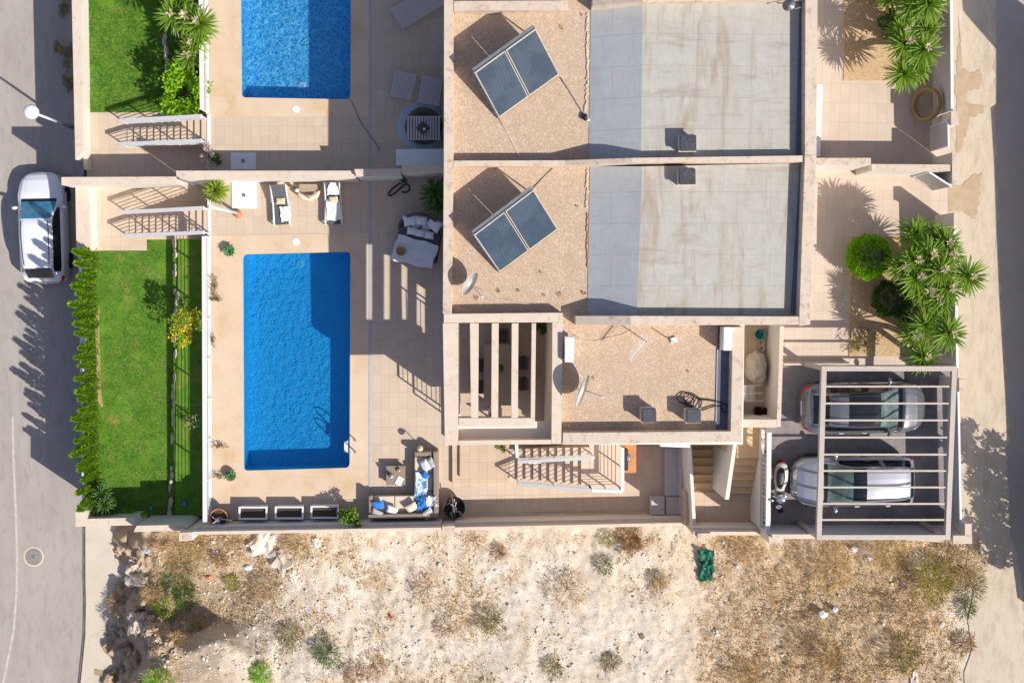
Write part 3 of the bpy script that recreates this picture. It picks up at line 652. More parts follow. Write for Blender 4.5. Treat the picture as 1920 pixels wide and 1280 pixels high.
# ------------------------------------------------------------------ entry level on the right
b = MB(); b.prism(PP([(1432, 1000), (1800, 1000), (1800, 700), (1790, -330), (1450, -330), (1450, 690), (1434, 806)], ZE-.16), -3.6)
struct(b.build('entry_terrace', m_plaster), 'raised ground block carrying the entrance courts and car park', 'terrace')
b = MB(); b.quad(*PP([(1440, 684), (1778, 684), (1774, -330), (1440, -330)], ZE))
struct(b.build('entry_paving', m_tile3), 'pinkish tiles of the entrance courts on the right', 'paving')
b = MB(); b.quad(*PP([(1436, 992), (1792, 1000), (1796, 686), (1436, 686)], ZE-.05))
struct(b.build('car_park_floor', m_carfloor), 'dark stained concrete floor under the slatted carport', 'paving')
def bed(pts, label):
    b = MB(); b.prism(PP(pts, ZE+.03), ZE-.1); struct(b.build('gravel_bed', m_bed), label, 'gravel bed')
bed([(1582, 151), (1741, 151), (1741, -330), (1586, -330)], 'tan gravel bed under the upper yuccas')
bed([(1592, 668), (1748, 668), (1742, 444), (1597, 444)], 'tan gravel bed under the big yucca and round shrubs')
wall('court_wall', 'stepped weathered wall dividing the two entrance courts', [
    ([(1527, 309), (1633, 309), (1633, 296), (1527, 296)], 4.75, 2.5), ([(1634, 320), (1783, 321), (1783, 308.5), (1634, 307.5)], 4.35, 2.5)])
wall('low_wall', 'short white strip wall beside the upper entrance court', [([(1528, 293), (1538, 293), (1543, 158), (1531, 158)], 3.3, 2.6)], cap=m_white)
wall('low_wall', 'short weathered strip wall beside the lower entrance court', [([(1519, 458), (1531, 458), (1534, 312), (1524, 312)], 4.3, 2.6)])
ZW = ZE+1.45
wall('lane_wall', 'thin white topped wall between upper yuccas and lane', [([(1783, 207), (1788, 207), (1784, -330), (1778, -330)], ZW, 2.4)], cap=m_white, body=M('grey_render', (.52, .52, .53), .8, (.58, .57, .56), 3))
wall('lane_wall', 'thin white topped wall between the big yucca and lane', [([(1793, 690), (1798, 690), (1793, 424), (1788, 424)], ZW, 2.4)], cap=m_white, body=M('grey_render', (.52, .51, .50), .8, (.58, .57, .56), 3))
pier('tan capped gate pier above the closed grey gate', [(1783, 235), (1798, 235), (1797, 208), (1783, 208)], ZW+.15, 2.4)
pier('long tan capped gate pier between the two gates', [(1785, 346), (1799, 346), (1797, 284), (1785, 284)], ZW+.15, 2.4)
pier('tan capped gate pier below the open gate', [(1788, 424), (1803, 424), (1802, 398), (1788, 398)], ZW+.15, 2.4)
pier('tan capped pier at the upper corner of the car park gate', [(1798, 735), (1813, 735), (1812, 710), (1798, 710)], ZW+.15, 2.4)
pier('tan capped corner pier at the bottom end of the car park gate', [(1787, 1019), (1823, 1019), (1822, 981), (1809, 981), (1809, 1003), (1787, 1003)], ZW+.1, 1.6)
def gate(label, a, c, h, zb):
    t = thing('entrance_gate', label, 'gate', a); n = 2; d = (c-a)
    MB().bar(a+Vector((0, 0, h/2)), c+Vector((0, 0, h/2)), .03, h*.92).build('panel', M('gate_grey', (.60, .59, .56), .5, (.55, .54, .5), 3), t)
    b = MB(); b.bar(a+Vector((0, 0, h)), c+Vector((0, 0, h)), .06, .05); b.bar(a+Vector((0, 0, .06)), c+Vector((0, 0, .06)), .06, .05)
    b.bar(a, a+Vector((0, 0, h)), .06, .05); b.bar(c, c+Vector((0, 0, h)), .06, .05); b.build('gate_frame', m_white, t)
    hp = a.lerp(c, .55)+Vector((0, 0, h*.55)); s = d.cross(Vector((0, 0, 1))).normalized()
    MB().tube([hp-s*.09, hp-s*.09+d.normalized()*.14], .018).build('handle', m_steel, t); return t
gate('closed grey metal entrance gate beside the wicker ring', P(1745, 238, ZE), P(1746, 283, ZE), 1.4, ZE)
gate('open grey metal entrance gate swung into the court', P(1742, 323, ZE+1.4)-Vector((0, 0, 1.4)), P(1783, 349, ZE+1.4)-Vector((0, 0, 1.4)), 1.4, ZE)
t = thing('sliding_gate', 'long white sliding gate between car park and lane', 'gate', P(1758, 850, ZE))
a, c = P(1796, 712, ZW-.1), P(1801, 980, ZW-.1)
MB().bar(Vector((a.x, a.y, ZE+.72)), Vector((c.x, c.y, ZE+.72)), .04, 1.2).build('panel', M('gate_grey', (.50, .50, .50), .5), t)
MB().bar(a, c, .07, .06).build('top_bar', m_whitemetal, t)
# road side of courts: wall of the car park (north and south)
wall('car_park_wall', 'low tan wall between the gravel bed and the car park', [([(1470, 685), (1592, 683), (1592, 678), (1470, 679)], 3.05, 2.4)], cap=m_tile3)
wall('car_park_wall', 'grey rendered wall at the bottom of the car park', [([(1448, 1010), (1787, 1009), (1787, 1001), (1448, 1001)], 4.2, 0.5)], cap=m_copew, body=M('grey_render', (.50, .49, .48), .8, (.56, .55, .53), 3))
pier('weathered pink capped pier at the left end of the carport wall', [(1441, 1018), (1470, 1018), (1470, 1003), (1441, 1003)], 3.9, 0.5)
# service yard beside the lower house
wall('yard_wall', 'white L shaped wall around the small service yard', [([(1456, 800), (1464, 800), (1470, 611), (1462, 611)], 4.35, .3), ([(1390, 801), (1456, 801), (1456, 786), (1392, 786)], 4.35, .3)], cap=m_copew)
b = MB(); b.prism(PP([(1390, 800), (1462, 800), (1466, 600), (1390, 600)], 2.7), .1); struct(b.build('yard_floor', m_tile2), 'tan tiled floor of the small service yard', 'paving')
# stairwell between patio and car park
stw = thing('stairwell', 'outdoor stairwell with two tiled flights between white walls', 'stair', P(1355, 950, 0))
b = MB(); b.prism(PP([(1286, 985), (1422, 985), (1422, 924), (1286, 922)], 1.6), -.2); b.build('landing', m_tile2, stw)
yl = [921, 905.7, 890, 874, 858.5, 843, 827, 811]; b = MB()
for i in range(7):
    z = 1.6-.17*(i+1); f = lambda y: ((y-843)/78.)
    b.prism([P(1290, yl[i], z), P(1350, yl[i], z), P(1350, yl[i+1]-.8, z), P(1290, yl[i+1]-.8, z)], -.2)
m_wstep = M('bounce_warmed_stair_tile', (.68, .48, .27), .7, (.63, .44, .24), 5)  # tile colour warmed to stand in for golden bounced light
b.build('flight', m_wstep, stw)
m_nose = M('stair_nosing', (.42, .28, .15), .7)
b = MB()
for i in range(7):
    z = 1.6-.17*i+.004; b.quad(*PP([(1290, yl[i]+.2), (1350, yl[i]+.2), (1350, yl[i]-.9), (1290, yl[i]-.9)], z))
b.build('nosing', m_nose, stw)
yr = [926, 913, 900.6, 886.5, 873, 860, 795]; b = MB()
for i in range(6):
    z = 1.6+.19*(i+1); b.prism([P(1362, yr[i], z), P(1424, yr[i], z), P(1424, yr[i+1], z), P(1362, yr[i+1], z)], .3)
b.build('flight', m_wstep, stw)
b = MB()
for i in range(6):
    z = 1.6+.19*(i+1)+.004; b.quad(*PP([(1362, yr[i]), (1424, yr[i]), (1424, yr[i]-1.2), (1362, yr[i]-1.2)], z))
b.build('nosing', m_nose, stw)
def wtop(pts, zt, zb, par, m=m_white, name='side_wall'): MB().pprism(pts, zt, zb).build(name, m, par, bev=.01)
wtop([(1298.5, 985), (1304.5, 985), (1304.5, 970), (1296.5, 836), (1289, 834), (1291, 842)], 2.15, -.1, stw, m_plaster)
wtop([(1359, 936), (1367, 936), (1382, 830), (1375, 830)], 3.5, -.1, stw, m_plaster)
wtop([(1424, 990), (1431, 990), (1434, 803), (1427, 803)], 2.95, .2, stw, m_plaster)
wtop([(1442.5, 985), (1445, 985), (1446, 861), (1443.5, 861)], 3.7, 2.7, stw, m_copew, 'gate_track')
wtop([(1300, 1003), (1424, 1003), (1424, 996), (1300, 996)], 2.7, -1.2, stw, m_copew)
wtop([(1300, 995.5), (1424, 995.5), (1424, 988), (1300, 988)], 2.45, -1.2, stw, m_plaster)
pier('pink capped pier at the bottom of the outdoor stairwell', [(1308, 1010), (1334, 1010), (1334, 999), (1308, 999)], 2.8, -1.2)
railing('stair_railing', 'white barred railing on the wall between stairwell and car park', [P(1430, 804, 2.95), P(1427, 988, 2.95)], 1.2, 3, m_whitemetal, .85, .15, infill='bal', sp=.16)
# covered white top between house and stairwell
MB().pprism([(1238, 837), (1294, 839), (1294, 832), (1240, 829)], 2.3, 0).build('white_counter_wall', m_white, stw, bev=.01)
# patio stair with railings
ps = thing('patio_stair', 'tiled patio stair with white railings climbing beside the house', 'stair', P(1050, 870, 0))
xs = [955.5+14.9*i for i in range(11)]
flight(xs, (842, 838), (897, 911), .16, 1.42, 0).build('flight', m_step, ps)
MB().prism(PP([(1105, 911), (1164, 912), (1164, 820), (1105, 820)], 1.42), 0).build('landing', m_step, ps)
MB().prism(PP([(848, 906), (955, 904), (955, 800), (848, 800)], .16), 0.002).build('platform', m_tile2, ps)
MB().prism(PP([(862, 894), (955, 892), (955, 800), (862, 800)], .28), .161).build('platform', m_tile2, ps)
for path in ([P(970, 858, .3), P(1109, 850, 1.35)], [P(970, 899, .25), P(1105, 910, 1.35), P(1161, 912, 1.42), P(1161, 832, 1.42)]):
    up = Vector((0, 0, .92)); b = MB()
    for a, c in zip(path, path[1:]): b.bar(a+up, c+up, .12, .07)
    b.build('handrail', m_whitemetal, ps)
    for a, c in zip(path, path[1:]):
        for q in (0, .5, 1): MB().bar(a.lerp(c, q), a.lerp(c, q)+up*.97, .045, .045).build('post', m_whitemetal, ps)
        for k in range(5): MB().tube([a+up*(k+1)/6, c+up*(k+1)/6], .012, 6).build('rail', m_whitemetal, ps)
MB().bar(P(970, 858, 1.2), P(968, 825, 1.2), .12, .07).build('handrail', m_whitemetal, ps)
MB().prism(PP([(1165.5, 886), (1193, 886), (1193, 800), (1165.5, 800)], .55), 0).build('orange_ledge', m_orange, ps)

# ------------------------------------------------------------------ carport
cp = thing('carport', 'tan metal carport frame with open slats over two cars', 'carport', P(1630, 850, ZE)); ZC = 5.0
NW, NE, SE, SW = P(1544, 690.5, ZC), P(1788, 690.5, ZC), P(1775.5, 1006, ZC), P(1534.5, 1006, ZC)
for a, c in ((NW, SW), (NE, SE), (NW, NE), (SW, SE)):
    d = (c-a).normalized(); e = .085 if a in (NW, NE) and c in (SW, SE) else -.085
    MB().bar(a-d*e, c+d*e, .17, .16).build('frame_beam', m_taupe, cp, bev=.008)
for p in (NW, NE, SE, SW): MB().box((p.x, p.y, (ZE+ZC)/2-.08), (.14, .14, ZC-ZE-.1)).build('post', m_taupe, cp)
for y in (724, 755.6, 787, 819, 851, 881.5, 912.5, 943.4, 973.6):
    f = (y-690.5)/315.5; a = NW.lerp(SW, f); c = NE.lerp(SE, f); d = (c-a).normalized()
    MB().bar(a+d*.09, c-d*.09, .058, .06).build('slat', M('tan_slat_steel', (.56, .47, .38), .5, (.48, .40, .31), 6), cp)

# ------------------------------------------------------------------ unseen stand-in for buildings across the lane, shaped from their shadow edge
xw = P(1985, 300, ZE).x
prof = [(1800, -60), (1806, 20), (1822, 40), (1868, 92), (1868, 195), (1858, 202), (1860, 240), (1864, 300), (1868, 420), (1874, 560), (1882, 690), (1886, 760), (1890, 880), (1893, 960), (1900, 1060), (1908, 1120)]
b = MB(); top = []
for x, y in prof:
    p = P(x, y, ZE-.09); h = (xw-p.x)/(math.sin(SUN_AZ)/math.tan(SUN_ELEV)); yy = p.y+h*math.cos(SUN_AZ)/math.tan(SUN_ELEV); top.append((yy, ZE-.09+h))
n = len(top); vs = [Vector((xw, y, z)) for y, z in top]+[Vector((xw, y, 2)) for y, z in top]; vs += [v+Vector((.5, 0, 0)) for v in vs]
fs = [[i, i+1, n+i+1, n+i] for i in range(n-1)]+[[2*n+i+1, 2*n+i, 3*n+i, 3*n+i+1] for i in range(n-1)]+[[i+1, i, 2*n+i, 2*n+i+1] for i in range(n-1)]
fs += [[0, n, 3*n, 2*n], [n-1, 3*n-1, 4*n-1, 2*n-1][::1]]
o = MB().add(vs, fs[:-1]).build('lane_shadow_wall', m_plaster); tag(o, 'unseen wall added across the lane, top shaped to cast the lane shadow', 'wall')
# street side: nothing stands in view on the far side
# ------------------------------------------------------------------ cars
def cr(p0, p1, p2, p3, t): return .5*((2*p1)+(-p0+p2)*t+(2*p0-5*p1+4*p2-p3)*t*t+(-p0+3*p1-3*p2+p3)*t**3)
def paint(name, c, metal=.3):
    return M(name, c, .28, metal=metal, coat=1.0, spec=.5)
def make_car(label, loc, heading, keys, marks, m_paint, roof_glass=None, trim=m_black, wheel_x=(1.28, -1.30), W=.88):
    """keys: (x, half width, belt z, top z, half top width); marks: x of cowl, roof front, roof rear, tail glass foot"""
    car = thing('parked_car', label, 'car', loc); car.rotation_euler = (0, 0, heading)
    off = Vector(loc); WL[car.name] = Vector((0, 0, 0))
    st = []
    for i in range(len(keys)-1):
        k0, k1, k2, k3 = keys[max(i-1, 0)], keys[i], keys[i+1], keys[min(i+2, len(keys)-1)]
        for j in range(6):
            t = j/6; st.append([k1[0]+(k2[0]-k1[0])*t]+[cr(k0[a], k1[a], k2[a], k3[a], t) for a in range(1, 5)])
    st.append(list(keys[-1]))
    def ring(x, w, zb, zt, wt):
        g = zt-zb; hi = min(.12, .35*g); wt = min(wt, .86*w)
        h = [(.84*w, .20), (.95*w, .27), (w, .42*zb+.12), (w*.995, zb-.14), (.965*w, zb-.035), (.915*w, zb), (.875*w, zb+min(.03, .2*g)),
             (wt+.02, zt-hi), (wt-.035, zt-hi*.35), (wt-.12, zt-hi*.06), (wt*.66, zt+.012), (wt*.33, zt+.022)]
        return [Vector((x, a, z)) for a, z in h]+[Vector((x, 0, zt+.025))]+[Vector((x, -a, z)) for a, z in h[::-1]]
    R = [ring(*s) for s in st]; n = len(R[0]); parts = {}
    def put(k, q): parts.setdefault(k, MB()).quad(*q)
    x_cowl, x_rf, x_rr, x_tail = marks
    for i in range(len(R)-1):
        xm = (st[i][0]+st[i+1][0])/2; g = (st[i][3]-st[i][2]+st[i+1][3]-st[i+1][2])/2
        for j in range(n-1):
            jj = min(j, n-2-j); k = 'body'; q = [R[i][j], R[i+1][j], R[i+1][j+1], R[i][j+1]]
            if jj >= 8 and x_cowl < xm < x_cowl+.15: k = 'cowl'
            elif jj >= 8 and x_rf < xm < x_cowl: k = 'windscreen'
            elif jj >= 8 and x_tail < xm < x_rr: k = 'rear_window'
            elif jj == 6 and x_rr-.12 < xm < x_rf+.42 and g > .26 and abs(xm-(x_rf+x_rr)/2+.1) > .04: k = 'side_window_l' if j < n/2 else 'side_window_r'
            elif jj >= 8 and x_rr < xm < x_rf: k = 'roof_glass' if roof_glass and roof_glass[0] < xm < roof_glass[1] else ('roof' if jj >= 8 else 'body')
            elif jj == 0: k = 'sill'
            elif jj in (3, 4) and xm > st[0][0]-.42 and xm < st[0][0]-.05: k = 'headlight_l' if j < n/2 else 'headlight_r'
            elif jj in (3, 4) and xm < st[-1][0]+.26: k = 'tail_light_l' if j < n/2 else 'tail_light_r'
            elif jj <= 1 and (xm > st[0][0]-.35 or xm < st[-1][0]+.35): k = 'bumper'
            put(k, q)
    put('grille', [R[0][j] for j in range(n)]); put('tailgate', [R[-1][j] for j in range(n)])
    lamp = M('lamp_glass', (.55, .56, .58), .12, coat=1)
    mm = dict(body=m_paint, roof=m_paint, windscreen=m_cglass, rear_window=m_glass_d, side_window_l=m_glass_d, side_window_r=m_glass_d, roof_glass=m_glass_d, cowl=trim, sill=trim, bumper=m_paint,
              headlight_l=lamp, headlight_r=lamp, tail_light_l=m_red, tail_light_r=m_red, grille=trim, tailgate=m_paint)
    for k, b in parts.items(): b.build(k.replace('_l', '').replace('_r', '') if k[-2:] in ('_l', '_r') else k, mm[k], car, True)
    # roof rails / gutters, wipers, mirrors, wheels, handles, plates
    for s in (-1, 1):
        pr = [Vector((x, s*(wt-.10), zt+.0)) for x, w, zb, zt, wt in st if x_rr+.05 < x < x_rf-.02]
        if len(pr) > 1: MB().tube(pr, .016, 6).build('roof_rail', trim, car)
        mb = MB().blob((x_rf+.46, s*(W+.06), .98), (.075, .125, .07), 2, .03); mb.bar((x_rf+.44, s*(W-.14), .94), (x_rf+.46, s*(W+.02), .97), .05, .04); mb.build('mirror', m_paint, car, True)
        for wx in wheel_x:
            w = MB().lathe([(.19, -.10), (.31, -.105), (.325, -.06), (.325, .06), (.31, .105), (.19, .10)], (wx, s*(W-.10), .325), 24, ax=(0, 1, 0)).build('wheel', m_tyre, car, True)
            MB().lathe([(.20, .085), (.16, .10), (.05, .09), (.0001, .095)], (wx, s*(W-.10), .325), 12, ax=(0, s, 0)).build('rim', m_steel, w)
        for hx in (x_rf-.35, x_rr+.55): MB().box((hx, s*(W*.995), .80), (.16, .03, .03)).build('door_handle', m_whitemetal, car)
        MB().tube([Vector((x_cowl-.02, s*.1+.15, .99)), Vector((x_cowl-.12, s*.1-.35, 1.05))], .012, 6).build('wiper', m_black, car)
    # door seams as dark inlaid lines follow the side
    for sx in (x_rf+.42, (x_rf+x_rr)/2+.02, x_rr+.02):
        for s in (-1, 1):
            b = MB(); b.bar((sx, s*(W*.985), .30), (sx, s*(W*.985), .82), .008, .012); b.build('door_seam', m_black, car)
    cp_ = MB().box((st[0][0]-.005, 0, .42), (.02, .5, .11)).build('number_plate', m_white, car)
    MB().box((st[-1][0]+.0, 0, .55), (.03, .5, .11)).build('number_plate', m_white, car)
    car.location = off
    return car
m_cglass = M('sky_cyan_windscreen', (.02, .19, .28), .05, (.05, .27, .38), 3, spec=.9, coat=.6)  # cyan sky reflection put into the glass colour
m_cglass_g = M('greenish_windscreen', (.16, .22, .19), .06, (.08, .12, .11), 3, spec=.6)
suv = [(2.17, .22, .50, .54, .18), (2.14, .44, .56, .62, .36), (2.04, .64, .66, .74, .50), (1.82, .80, .76, .86, .63), (1.35, .885, .86, .96, .70), (.98, .89, .89, 1.01, .72), (.30, .89, .92, 1.44, .62), (-.25, .89, .935, 1.52, .625),
       (-1.2, .885, .95, 1.49, .60), (-1.62, .875, .96, 1.41, .56), (-1.98, .81, .95, 1.06, .54), (-2.12, .70, .80, .86, .48), (-2.19, .50, .58, .62, .36)]
a, c = P(75, 325, -2.4), P(84, 528, -2.4)
dv = (a-c); ctr = P(78.5, 426, -2.4); 
make_car('white hatchback car parked along the grey street by the garden wall', (ctr.x+.0, ctr.y, ZST), math.atan2(dv.y, dv.x), suv, (.98, .30, -1.60, -1.99), paint('white_car_paint', (.80, .81, .82), 0), wheel_x=(1.32, -1.30))
hatch = [(2.03, .20, .50, .54, .16), (2.0, .42, .56, .62, .34), (1.90, .62, .66, .74, .49), (1.68, .79, .75, .85, .62), (1.30, .87, .85, .95, .69), (.95, .88, .88, 1.0, .70), (.22, .88, .90, 1.43, .60), (-.3, .88, .92, 1.49, .605),
         (-1.2, .87, .94, 1.46, .58), (-1.72, .86, .95, 1.36, .55), (-1.94, .82, .93, 1.02, .54), (-2.05, .75, .76, .82, .50), (-2.10, .60, .56, .60, .40)]
m_cg0 = m_cglass; m_cglass = m_cglass_g
def pos_car(x0, x1, y, z=3.6): a, c = P(x0, y, z), P(x1, y, z); return (a+c)/2, (a-c).length
c1, l1 = pos_car(1487, 1716, 903)
k = l1/4.13; make_car('silver hatchback car facing left in the carport beside the scooter', (c1.x, c1.y, ZE-.05), math.pi+.01, [(q[0]*k, q[1], q[2], q[3], q[4]) for q in hatch], (.95*k, .22*k, -1.70*k, -1.95*k), paint('silver_car_paint', (.52, .52, .54), .55), roof_glass=(-.25, .22))
sal = [(2.15, .20, .50, .53, .16), (2.12, .40, .55, .60, .32), (2.0, .62, .64, .70, .48), (1.78, .79, .72, .80, .61), (1.40, .88, .82, .92, .69), (1.05, .89, .86, .98, .71), (.30, .89, .90, 1.42, .60), (-.25, .89, .92, 1.48, .60),
       (-1.1, .88, .94, 1.43, .57), (-1.60, .86, .94, 1.28, .53), (-1.95, .80, .90, .98, .52), (-2.10, .70, .76, .81, .46), (-2.16, .54, .55, .58, .36)]
c2, l2 = pos_car(1511, 1738, 765)
k = l2/4.2; make_car('dark grey car facing right in the carport with long glass roof', (c2.x, c2.y, ZE-.05), .01, [(q[0]*k, q[1], q[2], q[3], q[4]) for q in sal], (1.05*k, .30*k, -1.40*k, -1.92*k), paint('grey_car_paint', (.21, .215, .225), .6), roof_glass=(-.75, .30))
m_cglass = m_cg0
# scooter
c = P(1467, 905, ZE-.05); sc = thing('motor_scooter', 'cream and silver motor scooter parked nose down left of the silver car', 'scooter', c)
def SP(x, y, z): return P(x, y, z)
m_cream = paint('scooter_cream_paint', (.62, .58, .50), 0); z0 = ZE-.05
def loft(rows, name, m, par, n=14):
    """rows: centre Vector, half width, half height; runs along photo y"""
    b = MB(); vs = []; 
    for p, w, h in rows:
        for k in range(n): a = 2*math.pi*k/n; vs.append(p+Vector((w*math.cos(a), 0, h*math.sin(a))))
    fs = [[i*n+k, i*n+(k+1) % n, (i+1)*n+(k+1) % n, (i+1)*n+k] for i in range(len(rows)-1) for k in range(n)]
    fs += [list(range(n))[::-1], [(len(rows)-1)*n+k for k in range(n)]]
    return b.add(vs, fs).build(name, m, par, True)
loft([(SP(1466, 866, z0+.72), .06, .05), (SP(1466, 872, z0+.70), .19, .14), (SP(1465, 884, z0+.66), .25, .18), (SP(1464, 900, z0+.62), .25, .20), (SP(1462, 915, z0+.52), .17, .18), (SP(1462, 922, z0+.34), .18, .10), (SP(1463, 930, z0+.32), .2, .06)], 'body', m_cream, sc)
loft([(SP(1465, 877, z0+.86), .07, .03), (SP(1464, 884, z0+.87), .14, .06), (SP(1464, 897, z0+.85), .155, .07), (SP(1463, 908, z0+.82), .12, .06), (SP(1463, 916, z0+.78), .05, .03)], 'seat', m_black, sc)
loft([(SP(1463, 926, z0+.55), .13, .22), (SP(1464, 932, z0+.75), .20, .20), (SP(1465, 938, z0+.80), .17, .17), (SP(1464, 943, z0+.62), .11, .15)], 'front_fairing', paint('scooter_silver_paint', (.62, .64, .66), .5), sc)
MB().tube([SP(1449, 929, z0+1.0), SP(1458, 934, z0+1.05), SP(1472, 931, z0+1.05), SP(1483, 925, z0+1.0)], .025).build('handlebar', m_steel, sc, True)
for x, y in ((1447, 938), (1490, 922)): MB().blob(SP(x, y, z0+1.15), (.08, .05, .05), 2, .05).build('mirror', m_steel, sc, True)
MB().blob(SP(1460, 950, z0+.75), (.10, .08, .08), 2, .03).build('headlight', m_globe, sc, True)
MB().box(SP(1466, 868, z0+.76), (.14, .07, .06)).build('tail_light', m_red, sc, bev=.01)
for y in (874, 948): MB().lathe([(.13, -.05), (.24, -.055), (.26, -.02), (.26, .02), (.24, .055), (.13, .05)], SP(1463, y, z0+.26), 20, ax=(1, 0, 0)).build('wheel', m_tyre, sc, True)

# ------------------------------------------------------------------ solar collectors
def solar(label, tl, tr, br, bl, s1, s2, zt, zl, tank):
    A, Bq, C_, D_ = P(*tl, zt), P(*tr, zt), P(*br, zl), P(*bl, zl); t = thing('solar_collector', label, 'solar panel', P((tl[0]+br[0])/2, (tl[1]+br[1])/2, ZGR))
    nrm = (Bq-A).cross(D_-A).normalized(); nrm = nrm if nrm.z > 0 else -nrm; th = nrm*.09
    f1, f2 = (P(*s1, zt)-A).length/(Bq-A).length, (P(*s2, zl)-D_).length/(C_-D_).length; g = .008
    for fa, fb in (((0, 0), (f1-g, f2-g)), ((f1+g, f2+g), (1, 1))):
        q = [A.lerp(Bq, fa[0]), A.lerp(Bq, fb[0]), D_.lerp(C_, fb[1]), D_.lerp(C_, fa[1])]; cc = sum(q, Vector())/4
        top = q; bot = [p-th for p in q]
        fr = MB().add(top+bot, [[4, 5, 6, 7]]+[[i, (i+1) % 4, 4+(i+1) % 4, 4+i] for i in range(4)])
        inn = [p+(cc-p).normalized()*.055 for p in q]
        fr.add(q+inn, [[i, (i+1) % 4, 4+(i+1) % 4, 4+i] for i in range(4)]); f = fr.build('panel_frame', M('panel_frame_metal', (.34, .30, .26), .5, (.4, .36, .3), 8), t)
        MB().quad(*[p-nrm*.012 for p in inn]).build('absorber_glass', m_solar, f)
    # legs and tank frame
    for a, c in ((A, D_), (Bq, C_)):
        b = MB(); ft = Vector((a.x, a.y, ZGR)); bt = Vector((c.x, c.y, ZGR)); b.bar(ft, a-th, .04, .04); b.bar(bt, c-th, .04, .04); b.bar(ft, bt, .05, .04); b.bar(bt, a-th, .03, .03); b.build('stand_leg', m_steel, t)
    up = (A-D_).normalized()
    MB().bar(D_-up*.05-th*.7, C_-up*.05-th*.7, .10, .08).build('lower_rail', M('rusty_rail', (.42, .28, .15), .7, (.5, .38, .25), 9), t)
    MB().bar(A+up*.06-th, Bq+up*.06-th, .09, .07).build('upper_rail', m_greym, t)
    p = A.lerp(Bq, .5)-up*.02; MB().tube([p, Vector((p.x-.1, p.y+.15, ZGR+.3))], .02).build('pipe', m_steel, t)
    return t
solar('pair of blue solar collectors on the upper gravel roof', (890, 136), (1004, 54), (1049, 140), (936, 221), (949, 97), (994, 184), 5.75, 4.66, 1)
solar('pair of dark solar collectors on the lower gravel roof', (889, 440), (1000, 356), (1046, 430), (937, 510), (948, 399), (992, 469), 5.75, 4.66, 1)
def cable(name, label, cat, pts, r, m): 
    b = MB().tube(pts, r, 6); o = b.build(name, m, None, True); return tag(o, label, cat)
rf = ZGR+.02
cable('roof_cable', 'thin pipe running right from the upper solar panels to the roof edge', 'pipe', [P(x, y, rf) for x, y in ((1050, 145), (1068, 172), (1088, 205), (1098, 222))], .018, m_greym)
cable('roof_cable', 'thin pipe running down from the upper solar panels to the parapet', 'pipe', [P(x, y, rf) for x, y in ((936, 224), (952, 250), (970, 285), (975, 296))], .014, m_whitemetal)
cable('roof_cable', 'thin pipe from the lower solar panels up to the party parapet', 'pipe', [P(x, y, rf) for x, y in ((1000, 352), (1022, 330), (1036, 316))], .016, m_greym)
cable('roof_cable', 'thin pale cable trailing from the satellite dish on the lower roof', 'cable', [P(x, y, rf) for x, y in ((893, 538), (910, 548), (935, 560), (965, 566), (1000, 572))], .012, m_cush_c)
cable('roof_cable', 'thin pale cable looping over the gravel beside the aerial', 'cable', [P(x, y, rf) for x, y in ((1076, 628), (1092, 638), (1115, 640), (1140, 633), (1165, 628), (1185, 618))], .012, m_cush_c)
t = thing('pipe_valve', 'small dark pipe junction at the seam of the upper roof', 'valve', P(1098, 222, rf)); MB().blob(P(1097, 220, rf+.08), (.09, .12, .1), 2, .2).build('valve_body', m_black, t); MB().blob(P(1103, 225, rf+.05), (.06, .06, .06), 1, .2).build('valve_knob', m_white, t)

# ------------------------------------------------------------------ satellite dishes, aerials, air conditioners
def dish(label, e1, e2, z, diam, normal, arm, mast=None):
    c = (P(*e1, z)+P(*e2, z))/2; t = thing('satellite_dish', label, 'satellite dish', Vector((c.x, c.y, ZGR))); nrm = Vector(normal).normalized(); R = diam/2
    pr = [(R*k/8, .16*R*(k/8)**2) for k in range(9)]; pr[0] = (.0001, 0)
    b = MB().lathe(pr, c, 28, ax=nrm); b.lathe([(r, z_-.02) for r, z_ in pr], c, 28, ax=nrm); b.lathe([(R, .16*R-.02), (R+.008, .16*R-.01), (R, .16*R), (R, .16*R-.02)], c, 28, ax=nrm); b.build('reflector', m_whitemetal, t, True)
    f = P(*arm, z+.1); dn = c-Vector((0, 0, R*.8))
    MB().tube([c-Vector((0, 0, R*.85))+nrm*.1, f], .022, 6).build('feed_arm', m_whitemetal, t)
    MB().lathe([(.03, 0), (.04, .05), (.04, .12), (.0001, .13)], f-nrm*.08, 10, ax=nrm).build('receiver', m_white, t)
    bk = c-nrm*.18; MB().tube([Vector((bk.x, bk.y, ZGR)), bk+Vector((0, 0, .1)), c], .03, 8).build('mast', m_steel, t)
    return t
dish('white satellite dish below the lower solar panels', (891, 511), (866, 549), 5.1, .84, (.80, -.48, .33), (904, 556))
dish('large white satellite dish on the south gravel roof', (1100, 699), (1077, 762), 5.2, 1.15, (.90, -.32, .25), (1131, 744))
t = thing('roof_antenna', 'dark round parabolic aerial on a bent arm at the upper roof corner', 'antenna', P(1502, 16, 5.1))
b = MB().lathe([(.0001, 0), (.1, .015), (.2, .06), (.21, .07)], P(1480, 11, 5.5), 20, ax=(-.5, .2, .85)); b.build('reflector', m_greym, t, True); MB().tube([P(1481, 12, 5.48), P(1492, 17, 5.5), P(1500, 14, 5.4), P(1502, 18, 4.9)], .02).build('arm', m_greym, t)
